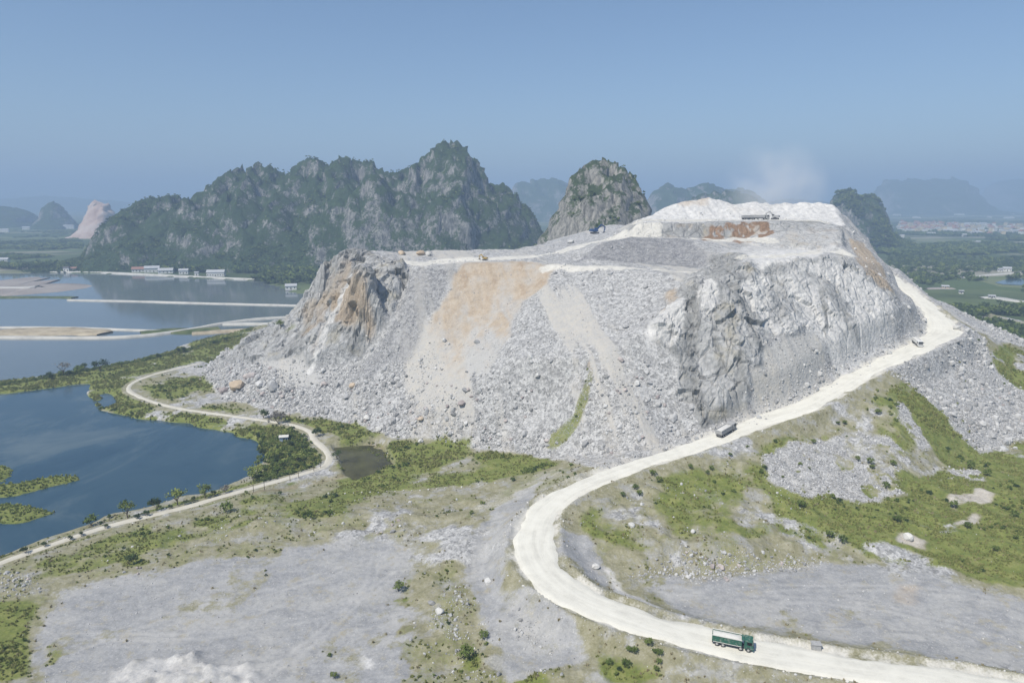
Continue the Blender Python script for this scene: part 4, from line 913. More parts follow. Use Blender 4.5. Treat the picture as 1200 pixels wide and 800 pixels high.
def scatter(name, label, P, S, coll, tilt=0.0, seed=0, yaw=True):
    """one object of uncountable loose pieces: points carrying instances"""
    r = np.random.default_rng(seed); n = len(P)
    me = bpy.data.meshes.new(name); me.vertices.add(n); me.vertices.foreach_set('co', np.ascontiguousarray(P, np.float32).ravel())
    S = np.asarray(S, np.float32); S3 = np.stack([S, S, S], -1) if S.ndim == 1 else S
    rot = np.stack([r.uniform(-tilt, tilt, n), r.uniform(-tilt, tilt, n), r.uniform(0, 6.28, n)], -1).astype(np.float32)
    me.attributes.new("siz", 'FLOAT_VECTOR', 'POINT').data.foreach_set('vector', np.ascontiguousarray(S3, np.float32).ravel())
    me.attributes.new("rot", 'FLOAT_VECTOR', 'POINT').data.foreach_set('vector', rot.ravel())
    me.attributes.new("pick", 'INT', 'POINT').data.foreach_set('value', r.integers(0, len(coll.objects), n).astype(np.int32))
    o = bpy.data.objects.new(name, me); link(o)
    g = bpy.data.node_groups.new(name, 'GeometryNodeTree'); g.interface.new_socket("Geometry", in_out='INPUT', socket_type='NodeSocketGeometry'); g.interface.new_socket("Geometry", in_out='OUTPUT', socket_type='NodeSocketGeometry')
    gi = g.nodes.new('NodeGroupInput'); go = g.nodes.new('NodeGroupOutput'); ip = g.nodes.new('GeometryNodeInstanceOnPoints'); ci = g.nodes.new('GeometryNodeCollectionInfo')
    ci.inputs[0].default_value = coll; ci.inputs['Separate Children'].default_value = True; ci.inputs['Reset Children'].default_value = True
    def na(nm, ty):
        a = g.nodes.new('GeometryNodeInputNamedAttribute'); a.data_type = ty; a.inputs[0].default_value = nm; return a.outputs[0]
    L = g.links.new
    L(gi.outputs[0], ip.inputs['Points']); L(ci.outputs[0], ip.inputs['Instance']); ip.inputs['Pick Instance'].default_value = True
    L(na("pick", 'INT'), ip.inputs['Instance Index']); L(na("siz", 'FLOAT_VECTOR'), ip.inputs['Scale'])
    er = g.nodes.new('FunctionNodeEulerToRotation'); L(na("rot", 'FLOAT_VECTOR'), er.inputs[0]); L(er.outputs[0], ip.inputs['Rotation'])
    L(ip.outputs[0], go.inputs[0])
    md = o.modifiers.new("spread", 'NODES'); md.node_group = g
    return tag(o, label, kind='stuff')
def sample(mask, n, seed, x0=None, x1=None, y0=None, y1=None):
    """n ground points drawn in proportion to a cover mask (cells weighted by area)"""
    r = np.random.default_rng(seed)
    dx = np.gradient(XS)[None, :]; dy = np.gradient(YS)[:, None]; w = np.clip(mask, 0, None) * dx * dy
    if y0 is not None: w = w * (GY > y0)
    if y1 is not None: w = w * (GY < y1)
    c = np.cumsum(w.ravel()); k = np.searchsorted(c, r.uniform(0, c[-1], n)); k = np.clip(k, 0, w.size - 1); j, i = np.unravel_index(k, w.shape)
    x = XS[i] + r.uniform(-.5, .5, n) * np.gradient(XS)[i]; y = YS[j] + r.uniform(-.5, .5, n) * np.gradient(YS)[j]
    return np.stack([x, y, height(x, y)], -1)

# ------------------------------------------------------------------ rubble
ROCKS = proto_set("rubble", [rock_mesh("rubble_stone", 100 + i, M_STONE) for i in range(6)])
PALES = proto_set("pale_rubble", [rock_mesh("pale_rubble_stone", 120 + i, M_PALEST) for i in range(4)])
offroad = sstep(0.2, 2.5, dR - wR) * sstep(0.2, 1.5, dT - 1.7)
slope_now = blur(SLOPE, 3)
talus = hillb * (1 - np.clip(m_rock, 0, 1)) * (1 - np.clip(m_dust + 0.8 * m_och * 0.9, 0, 1)) * sstep(16, 26, slope_now) * offroad * (1 - np.clip(m_grass, 0, 1)) * (GY < 420)
spur = zone([(1000,428),(1100,378),(1150,392),(1170,440),(1260,480),(1260,525),(1190,522),(1150,535),(1110,500),(1070,455)], 3) * offroad * (1 - m_grass)
stone_noise = sstep(-0.45, 0.25, fbm2(GX, GY, 9, 4, 201, 0.65))
lowz = sstep(46, 4, GZ0)
coarse = (1 - .8 * np.clip(m_drk, 0, 1) * (GZ0 > 58)) * (0.06 + stone_noise) * (1 - 0.85 * m_fin) * (0.3 + 0.7 * lowz)
basez = talus_r * 0.8 + np.exp(-((dR - wR - 2.5) / 2.0) ** 2) * hillb * (GY < 330) * (GX > 20)
P = np.vstack([sample(talus * coarse, 36000, 1), sample(basez, 2600, 16), sample(spur * (0.2 + stone_noise), 10000, 2)])
_lz = np.clip(1 - P[:, 2] / 50, 0.1, 1); S = np.clip((0.26 + 0.14 * _lz) + (0.13 + 0.29 * _lz) * rng.pareto(2.5, len(P)), 0.26, 3.2)
P[:, 2] += 0.1 * S
scatter("rubble_stones", "loose grey limestone rubble covering the quarry slopes", P, S, ROCKS, 1.2, 5)
patchw = np.clip(gl, 0, 1) * (1 - np.clip(m_grass, 0, 1)) + 0.10 * np.clip(hum, 0, 1) * sstep(0.0, 0.4, fine) * (1 - hillb) + 0.9 * zone([(740,668),(800,640),(880,640),(960,650),(960,664),(870,670),(800,672)], 2) + 0.4 * zone([(470,690),(540,690),(620,740),(620,790),(520,790),(490,740)], 3) * sstep(-.1, .3, fine) + 0.35 * zone([(0,672),(60,668),(60,690),(0,700)], 2)
P = sample(patchw * offroad, 8500, 3, y1=300); S = np.clip(0.22 * rng.pareto(2.6, len(P)) + 0.25, 0.25, 1.2)
scatter("loose_stones", "loose stones strewn over the bare ground by the haul road", P + np.stack([0*S,0*S,.08*S],-1), S, ROCKS, 1.2, 6)
P = sample(sstep(.4, .8, m_grav) * (0.3 + sstep(0, .4, fine)) * offroad, 6000, 14, y1=230); S = np.clip(0.09 * rng.pareto(2.4, len(P)) + 0.1, 0.1, 0.5)
scatter("yard_gravel", "scattered small stones on the gravel yards", P + np.stack([0*S,0*S,.05*S],-1), S, ROCKS, 1.0, 15)
verge = np.exp(-((dR - wR - 1.8) / 1.2) ** 2) * (GY < 240) + 0.6 * np.exp(-((dT - 2.6) / 1.0) ** 2) * (GX < -20)
P = sample(verge + 0.02 * (1 - hillb) * (m_grav < .5) * (GY < 300) * sstep(-6, -5, GZ), 3200, 4, y1=330); S = np.clip(0.16 * rng.pareto(2.6, len(P)) + 0.2, 0.2, 0.9)
scatter("verge_stones", "small pale stones along the verges of the road and track", P + np.stack([0*S,0*S,.06*S],-1), S, PALES, 1.0, 8)
P = sample((np.clip(m_dust + .6 * m_pale, 0, 1) * hillb * (GY > 270) * offroad * (slope_now < 40) + 0.5 * m_och * hillb) * sstep(0.0, 0.4, fbm2(GX, GY, 7, 3, 203)), 2600, 9); S = np.clip(0.35 * rng.pareto(2.6, len(P)) + 0.4, 0.4, 2.0)
scatter("bench_stones", "scattered pale stones on the quarry benches", P + np.stack([0*S,0*S,.1*S],-1), S, PALES, 1.0, 10)

# single boulders that can be told apart
def boulder(px, py, size, mat, label, group=None, seed=0, flat=0.8, xyz=None):
    me = rock_mesh("boulder", 300 + seed, mat, 2, flat, 0.16); o = bpy.data.objects.new("boulder", me); link(o)
    x, y, z = ground_at(px, py, GZ) if xyz is None else xyz
    o.location = (x, y, height(x, y) + 0.25 * size * flat); o.scale = (size, size, size); o.rotation_euler = (random.uniform(-.2, .2), random.uniform(-.2, .2), random.uniform(0, 6))
    return tag(o, label, "boulder", group)
for k, (px, py, s, m, lab) in enumerate([
    (278,457,8.5,M_OCHRE,"largest tan boulder at the left foot of the rubble slope"),
    (262,460,5.2,M_PINK,"pinkish boulder just left of the largest tan boulder"),
    (293,443,5.6,M_PINK,"pinkish grey boulder upslope of the largest tan boulder"),
    (305,452,5.4,M_STONE,"grey overhanging boulder right of the largest tan boulder"),
    (320,457,6.8,M_STONE,"split grey boulder with a dark gap, second right of the tan boulder"),
    (308,463,3.4,M_PINK,"pinkish boulder at the edge of the meadow below the split boulder"),
    (336,459,4.0,M_STONE,"pale grey boulder at the slope foot left of the reddish blocks"),
    (331,466,2.8,M_PINK,"small dark reddish block at the slope foot"),
    (380,452,3.6,M_PINK,"rosy grey boulder below the smooth gravel fan"),
    (413,454,4.6,M_OCHRE,"rusty orange boulder alone on the grey rubble below the outcrop"),
    (400,449,3.6,M_STONE,"flat grey slab boulder left of the rusty orange boulder"),
    (406,466,4.2,M_STONE,"pale grey boulder below the rusty orange boulder"),
    (430,491,3.8,M_PALEST,"white boulder at the foot of the slope above the pit"),
    (444,504,3.4,M_PALEST,"white boulder half in grass above the pit"),
    (493,518,3.2,M_PALEST,"lone white boulder out in the meadow right of the pit"),
    (541,475,4.2,M_PINK,"tan slab boulder low on the middle of the rubble slope"),
    (493,493,3.2,M_OCHRE,"small tan boulder near the foot of the middle rubble"),
    (471,298,4.2,M_OCHRE,"ochre rock on the plateau rim beside the left outcrop"),
    (493,299,5.0,M_OCHRE,"ochre and white rock heap stone on the plateau rim"),
    (502,299,4.2,M_PALEST,"white rock beside the ochre heap stone on the plateau rim"),
    (604,288,6.0,M_PALEST,"rounded white rock on the plateau rim, left of a pair"),
    (615,286,6.5,M_PALEST,"taller white rock on the plateau rim, right of a pair"),
    (669,285,4.0,M_PALEST,"white rock at the foot of the limestone knob"),
    (698,665,2.2,M_PALEST,"pale stone beside the dry bank inside the bend"),
    (740,617,2.0,M_PALEST,"single white stone on the ground inside the road bend"),
    (812,624,1.8,M_PALEST,"pale stone on the rocky lip above the right gravel yard"),
    (1064,633,3.2,M_PALEST,"pale sandy rock in the green field on the right"),
    (1121,386,4.0,M_PALEST,"pale block on the outer rim of the upper road bend"),
    (515,718,2.0,M_PALEST,"pale rock on the stony mound right of the left yard"),
    (506,708,1.8,M_STONE,"grey rock on the stony mound right of the left yard"),
    (572,683,1.9,M_STONE,"grey rock on the bank below the road bend"),
    (1078,388,2.2,M_STONE,"grey rock inside the upper road bend above the parked truck")]):
    boulder(px, py, s, m, lab, seed=k, flat=0.95 if s > 6 else 0.75)
protoB = [rock_mesh("boulder", 400 + i, M_STONE if i < 5 else M_PINK, 2, 0.75, 0.2) for i in range(7)]
def boulders(mask, n, seed, smin, smax, label, group):
    P = sample(mask, n, seed); r = np.random.default_rng(seed)
    for p in P:
        s = float(np.clip(smin + 0.45 * r.pareto(2.4), smin, smax)); o = bpy.data.objects.new("boulder", protoB[int(r.integers(0, len(protoB)))]); COL.objects.link(o)
        o.location = (p[0], p[1], p[2] + 0.16 * s); o.scale = (s, s, s); o.rotation_euler = (r.uniform(-.6, .6), r.uniform(-.6, .6), r.uniform(0, 6.28)); tag(o, label, "boulder", group)
boulders(zone([(236,440),(262,432),(330,440),(420,450),(470,505),(400,492),(330,480),(262,470)], 2) * (GY < 400), 70, 51, 1.5, 3.4, "grey or pinkish boulder in the jumble at the foot of the left outcrop", "boulders below the left outcrop")
boulders(zone([(420,445),(520,440),(640,460),(650,520),(560,522),(470,508)], 3), 75, 52, 1.4, 3.2, "pale grey boulder among the rubble low on the middle slope", "boulders on the middle rubble slope")
boulders(zone([(690,440),(760,430),(800,490),(800,510),(720,535),(690,530)], 3), 45, 53, 1.2, 2.6, "pale boulder in the coarse rubble left of the central cliff", "boulders left of the central cliff")
boulders(spur * (GX > 150), 50, 54, 1.2, 2.6, "grey boulder on the rubble spur below the upper road bend", "boulders on the right rubble spur")
boulders(zone([(750,660),(790,640),(860,640),(940,655),(940,664),(860,669),(790,672)], 2), 30, 55, 0.8, 1.8, "broken grey rock on the low scarp behind the right gravel yard", "rocks on the scarp of the right yard")
boulders(zone([(430,612),(480,610),(480,628),(440,630)], 1) + zone([(0,672),(50,668),(60,685),(0,692)], 1) + zone([(140,668),(185,665),(190,674),(150,678)], 1), 26, 56, 0.7, 1.6, "pale rock in a low heap on the rough ground behind the left yard", "rock heaps behind the left yard")

# ------------------------------------------------------------------ grass and scrub
TUFT = proto_set("grass_tuft", [leaves("grass_tuft", 500 + i, M_GRASS, 26, 0.8, (0, 0, 0.3), (0.55, 0.55, 0.35), 5, 0.1, True) for i in range(4)])
HAY = proto_set("dry_tuft", [leaves("dry_tuft", 520 + i, M_HAY, 22, 0.8, (0, 0, 0.28), (0.55, 0.55, 0.3), 5, 0.1, True) for i in range(3)])
BUSH = proto_set("scrub", [leaves("scrub_bush", 540 + i, M_LEAF if i < 3 else M_LEAFD, 90, 0.3, (0, 0, 0.4), (0.62, 0.62, 0.5), 8, 0.15) for i in range(4)])
gpatch = sstep(-0.35, 0.35, fbm2(GX, GY, 6, 4, 211, 0.65)); above = (GZ > -6.0)
near = np.clip(250 / np.maximum(GY, 95), 0.4, 2.2)
P = sample(m_grass ** 2.2 * (1 - ismask) * (0.08 + gpatch) * above * near, 26000, 21); S = rng.uniform(0.4, 0.95, len(P)) * (0.75 + 0.5 * (P[:, 1] > 230))
scatter("grass", "rough green grass of the meadow, banks and field", P, S, TUFT, 0.15, 22)
vdry = (m_dry * (1 - np.clip(m_grav + m_dust, 0, 1)) * (0.05 + sstep(0, .4, fbm2(GX, GY, 7, 4, 213, .65))) * above + 0.6 * np.exp(-((dR - wR - 2.2) / 1.3) ** 2) * (GY < 300) * sstep(-.1, .3, fine)) * near * offroad
P = sample(vdry, 7000, 23); S = rng.uniform(0.3, 0.7, len(P)); scatter("dry_grass", "straw coloured dry grass on the rough ground", P, S, HAY, 0.15, 24)
scrubw = (m_grass * (1 - ismask) * sstep(0.15, 0.5, fbm2(GX, GY, 9, 4, 215, .6)) + 0.015 * m_dry * sstep(0.25, 0.5, fbm2(GX, GY, 8, 4, 217, .6)) * (1 - np.clip(m_grav, 0, 1))) * above * offroad
shore_b = np.zeros(GX.shape)
for C, wd in (([(-10,452),(60,444),(110,433),(170,422),(270,398)], 4.5), ([(100,470),(112,482),(145,489),(205,496),(270,507),(305,520)], 4.0)):
    shore_b = np.maximum(shore_b, sstep(wd, wd * .3, poly_dist(ax, ay, [Z(*p, -5)[:2] for p in C])))
lot = zone([(300,520),(345,503),(362,518),(374,545),(345,553),(300,566),(285,560),(312,540)], 2)
P = np.vstack([sample(scrubw, 2000, 25), sample((shore_b + lot) * above * offroad, 1500, 27)]); S = rng.uniform(0.45, 1.5, len(P)) ** 1.2 * np.where(P[:, 1] < 180, .6, 1)
scatter("scrub", "low leafy scrub growing through the grass", P - np.stack([0*S,0*S,.05*S],-1), S, BUSH, 0.1, 28)

WEED = proto_set('reed', [leaves('reed_clump', 560 + i, M_LEAFY, 26, 0.7, (0, 0, 0.25), (0.6, 0.6, 0.3), 5, 0.1, True) for i in range(3)])
P = sample(ismask.astype(float), 600, 29); S = rng.uniform(.6, 1.3, len(P)); scatter('water_plants', 'bright yellow green plants covering the low islets in the near pond', P, S, WEED, .15, 30)
# ------------------------------------------------------------------ single shrubs and trees
def tree_proto(name, mat, seed, h, crown_w, trunk=0.3, n=260, leaf=0.5, clumps=11, wood=True):
    r = random.Random(seed); root = empty(name, (0, 0, 0))
    bm = bmesh.new(); top = h * trunk
    cyl(bm, (0, 0, -.5), (0.06 * h * r.uniform(-1, 1), 0, top), 0.035 * h, 0.022 * h, 7)
    for i in range(6):
        a = i * 1.05 + r.uniform(-.3, .3); e = r.uniform(.45, .95)
        cyl(bm, (0, 0, top * r.uniform(.75, 1)), (math.cos(a) * crown_w * .42 * e, math.sin(a) * crown_w * .42 * e, top + (h - top) * r.uniform(.35, .8)), 0.016 * h, 0.006 * h, 5)
    obj("trunk" if trunk > .15 else "stem", bm, M_BARK, root)
    me = leaves("crown", seed, mat, n, leaf, (0, 0, top + (h - top) * .45), (crown_w / 2 * 1.15, crown_w / 2 * 1.15, (h - top) * .62), clumps, .12)
    c = bpy.data.objects.new("crown" if trunk > .15 else "foliage", me); link(c, root)
    return root
PROT = {'shrub': tree_proto("shrub", M_LEAF, 601, 2.6, 3.0, .1, 220, .42, 9), 'dark': tree_proto("shrub", M_LEAFD, 602, 2.8, 3.2, .1, 240, .42, 9),
        'tree': tree_proto("tree", M_LEAF, 603, 5.5, 4.2, .3, 320, .5, 11), 'darktree': tree_proto("tree", M_LEAFD, 604, 6.5, 6.5, .28, 420, .6, 12),
        'airy': tree_proto("tree", M_TWIG, 605, 6.5, 7.0, .3, 170, .5, 12), 'yellow': tree_proto("tree", M_LEAFY, 606, 5.0, 4.2, .25, 300, .45, 10), 'twig': tree_proto("shrub", M_TWIG, 607, 3.0, 4.2, .1, 320, .4, 9)}
USED = set()
def plant(kind_, px, py, s, label, cat, group=None, xyz=None):
    src = PROT[kind_]
    o = src if kind_ not in USED else copy_tree(src); USED.add(kind_)
    x, y, z = xyz if xyz else ground_at(px, py, GZ)
    o.location = (x, y, max(z, -6.2)); o.rotation_euler = (0, 0, random.uniform(0, 6.28)); o.scale = (s, s, s * random.uniform(.9, 1.1))
    for k in ('group',):
        if k in o.keys(): del o[k]
    return tag(o, label, cat, group)
plant('airy', 75, 440, 1.3, "airy grey half bare tree on the causeway between the ponds", "tree")
plant('darktree', 118, 435, 1.25, "dark rounded tree on the causeway right of the bare tree", "tree")
plant('dark', 80, 441, 1.4, "dark shrub under the half bare tree on the causeway", "shrub")
plant('yellow', 208, 592, 1.35, "yellow green leafy tree on the near pond shore", "tree")
plant('tree', 240, 584, 1.0, "dark green small tree on the shore right of the yellow green tree", "tree")
plant('tree', 150, 607, 1.1, "upright green tree on the shore left of the yellow green tree", "tree")
plant('dark', 184, 598, 1.5, "bluish dark shrub on the shore between two small trees", "shrub")
plant('shrub', 107, 616, 1.5, "pale leggy shrub on the near pond shore", "shrub")
plant('twig', 264, 577, .9, "bare brown shrub beside the shore track", "shrub")
plant('yellow', 297, 563, 1.3, "light green tree at the pond corner by the shrub thicket", "tree")
plant('twig', 326, 497, 2.0, "grey leafless bush beside the track fork", "shrub")
plant('dark', 309, 490, 1.5, "dark green bush left of the grey leafless bush", "shrub")
plant('dark', 374, 512, 1.5, "dark green bush right of the track fork", "shrub")
plant('darktree', 395, 538, .55, "dark bush on the bank left of the sunken pit", "shrub")
plant('dark', 152, 662, 1.2, "bright green shrub on the rough ground behind the left yard", "shrub")
plant('shrub', 265, 601, 1.5, "bright green shrub on the verge below the shore track", "shrub")
plant('tree', 329, 385, 1.0, "small green tree on top of the low left outcrop", "tree")
plant('shrub', 545, 771, 1.25, "yellow green bush on the stony ground left of the road", "shrub")
plant('shrub', 566, 749, .8, "small green bush on the stony ground nearest the road bank", "shrub")
plant('shrub', 467, 693, 1.0, "low green bush at the right edge of the left yard", "shrub")
plant('shrub', 392, 795, .6, "tiny green plant on the left gravel yard near the bottom edge", "shrub")
for k in range(15):
    a = random.random(); px = 5 + 260 * a; py = 452 - 52 * a ** 1.15 + random.uniform(-3, 3)
    plant('dark' if k % 2 else 'shrub', px, py, random.uniform(.9, 1.7), "rounded green shrub in the hedge along the causeway between the ponds", "shrub", "shrubs along the causeway")
for k in range(20):
    px, py = random.uniform(300, 352), random.uniform(508, 556)
    if abs((py - 506) / 56) < 1.05 - 0.0 and (px > 296 + max(0, (540 - py)) * .2):
        plant(random.choice(['shrub', 'yellow', 'shrub', 'dark']), px, py, random.uniform(.6, 1.0), "green shrub in the thicket between the pond and the track bend", "shrub", "shrubs in the pond side thicket")
for k in range(10):
    a = k / 10 + random.uniform(0, .06)
    plant('dark', 20 + 250 * a, 652 - 78 * a, random.uniform(.5, .8), "low dark shrub on the bank between the near pond and the shore track", "shrub", "low shrubs on the near shore")
for k in range(16):
    px, py = random.uniform(935, 1195), random.uniform(540, 650)
    plant('shrub', px, py, random.uniform(.5, 1.0), "low green shrub in the grassy field beyond the right yard", "shrub", "shrubs in the right field")
for k in range(9):
    px, py = random.uniform(695, 775), random.uniform(756, 790)
    plant('shrub', px, py, random.uniform(.45, .75), "olive green bush in the clump below the road left of the green truck", "shrub", "bushes below the lower road")
for k in range(14):
    a = random.random(); px = 700 + 330 * a; py = 585 - 100 * a + random.uniform(-8, 12)
    plant('shrub', px, py, random.uniform(.5, .95), "olive shrub on the embankment below the climbing road", "shrub", "shrubs on the road embankment")

# woods on the plain, far shore and karst flanks
FAR = proto_set("woodland", [leaves("woodland_tree", 700 + i, M_LEAF if i == 0 else M_LEAFD, 46, 0.36, (0, 0, 0.5), (0.6, 0.6, 0.55), 6, .1) for i in range(3)])
r = np.random.default_rng(77)
def plain_pts(n, ylo, yhi, blo, bhi, thr, seed, sc=140):
    y = 1 / r.uniform(1 / yhi, 1 / ylo, n * 3) if True else 0; b = r.uniform(blo, bhi, n * 3); x = (b - 600) / 800 * y / CP
    m = fbm2(x, y, sc, 4, seed, .6) > thr; P = np.stack([x, y, np.where(y < 735, np.maximum(height(x, y), -5.5), -5.3)], -1)[m][:n]
    return P
P = plain_pts(9000, 350, 1300, 1030, 1330, -0.10, 301, 90); keepm = (P[:, 0] > np.interp(P[:, 1], [350, 430, 520, 700, 2000], [285, 300, 300, 250, 250])) & (P[:, 2] < 3); P = P[keepm]
S = r.uniform(3.0, 7.5, len(P)); scatter("woodland", "green scrub wood on the plain right of the quarry", P, np.stack([S, S, S * r.uniform(.6, 1.0, len(P))], -1), FAR, .1, 31)
P = plain_pts(6500, 1250, 3400, 1000, 1300, -0.02, 303, 260); S = r.uniform(7, 13, len(P)); scatter("woodland", "dark belts of far trees around the distant town", P, np.stack([S * 1.3, S, S * .6], -1), FAR, .1, 32)
P = plain_pts(2600, 985, 2300, -120, 110, 0.1, 305, 120); P = P[P[:, 1] > 985]; S = r.uniform(5, 10, len(P)); scatter("woodland", "tree belts across the fields left of the massif", P, np.stack([S * 1.4, S, S * .6], -1), FAR, .1, 33)
def flank(h, n, smin, smax, nthr, seed, base_only=None):
    o, X, Y, Zz, H = h; gy, gx = np.gradient(Zz, Y[1, 0] - Y[0, 0], X[0, 1] - X[0, 0]); sl = np.hypot(gx, gy)
    wgt = (H > 3) * sstep(nthr, nthr + .25, fbm2(X, Y, 60, 4, seed, .6) + 0.35 * (0.9 - np.clip(sl, 0, 2)) + (0.5 * sstep(40, 6, H)))
    c = np.cumsum(wgt.ravel()); k = np.searchsorted(c, r.uniform(0, c[-1], n)); k = np.clip(k, 0, X.size - 1); S = r.uniform(smin, smax, n)
    return np.stack([X.ravel()[k] + r.uniform(-1.5, 1.5, n), Y.ravel()[k] + r.uniform(-1.5, 1.5, n), Zz.ravel()[k] - .15 * S], -1), S
P, S = flank(HILLS[0], 9000, 1.6, 3.4, -0.05, 311); scatter("hillside_scrub", "dark scrub clinging to the long karst massif", P, S, FAR, .2, 34)
P, S = flank(HILLS[1], 2000, 1.2, 2.8, 0.05, 313); scatter("hillside_scrub", "scrub growing on the limestone knob", P, S, FAR, .2, 35)
P, S = flank(HILLS[2], 3500, 5, 10, -0.2, 315); scatter("hillside_scrub", "dense scrub on the double topped karst hill", P, S, FAR, .2, 36)
x = r.uniform(-760, -150, 700); y = np.interp(x, [-760, -330, -250, -150], [990, 930, 880, 800]) + r.uniform(-6, 50, 700); S = r.uniform(5, 11, 700)
x2 = r.uniform(-330, -90, 900); y2 = r.uniform(800, 1010, 900); k2 = ~in_poly(x2, y2, LAKE); n2_ = int(k2.sum()); S = np.concatenate([S, r.uniform(5, 11, n2_)]); x = np.concatenate([x, x2[k2]]); y = np.concatenate([y, y2[k2]])
scatter("shore_trees", "band of trees along the far shore under the massif", np.stack([x, y, np.full(len(x), -5.0)], -1), S, FAR, .1, 37)
# ------------------------------------------------------------------ vehicles
M_GLASS = paint("dark_glass", (0.015, 0.02, 0.025), 0.12, 0.25)
M_TYRE = paint("tyre_rubber", (0.025, 0.025, 0.027), 0.9, 0.45)
M_STEEL = paint("dark_steel", (0.07, 0.07, 0.075), 0.6, 0.5)
M_RIM = paint("dusty_rim", (0.42, 0.41, 0.39), 0.6, 0.5)
M_GREEN = paint("green_truck_paint", (0.03, 0.115, 0.08), 0.55, 0.55)
M_GREY = paint("grey_truck_paint", (0.36, 0.36, 0.355), 0.6, 0.75)
M_WHITE = paint("white_truck_paint", (0.72, 0.72, 0.70), 0.45, 0.35)
M_BLUE = paint("blue_machine_paint", (0.02, 0.06, 0.16), 0.45, 0.2)
M_YELL = paint("yellow_machine_paint", (0.40, 0.27, 0.06), 0.6, 0.6)
M_TARP = paint("pale_tarpaulin", (0.62, 0.61, 0.565), 0.85, 0.45)
M_LAMP = paint("headlamp_glass", (0.75, 0.75, 0.70), 0.2, 0.1)
M_CRUSH = stone_material("crushed_load", (0.45, 0.44, 0.42), (0.58, 0.57, 0.54), (0.68, 0.66, 0.62), 2.0)

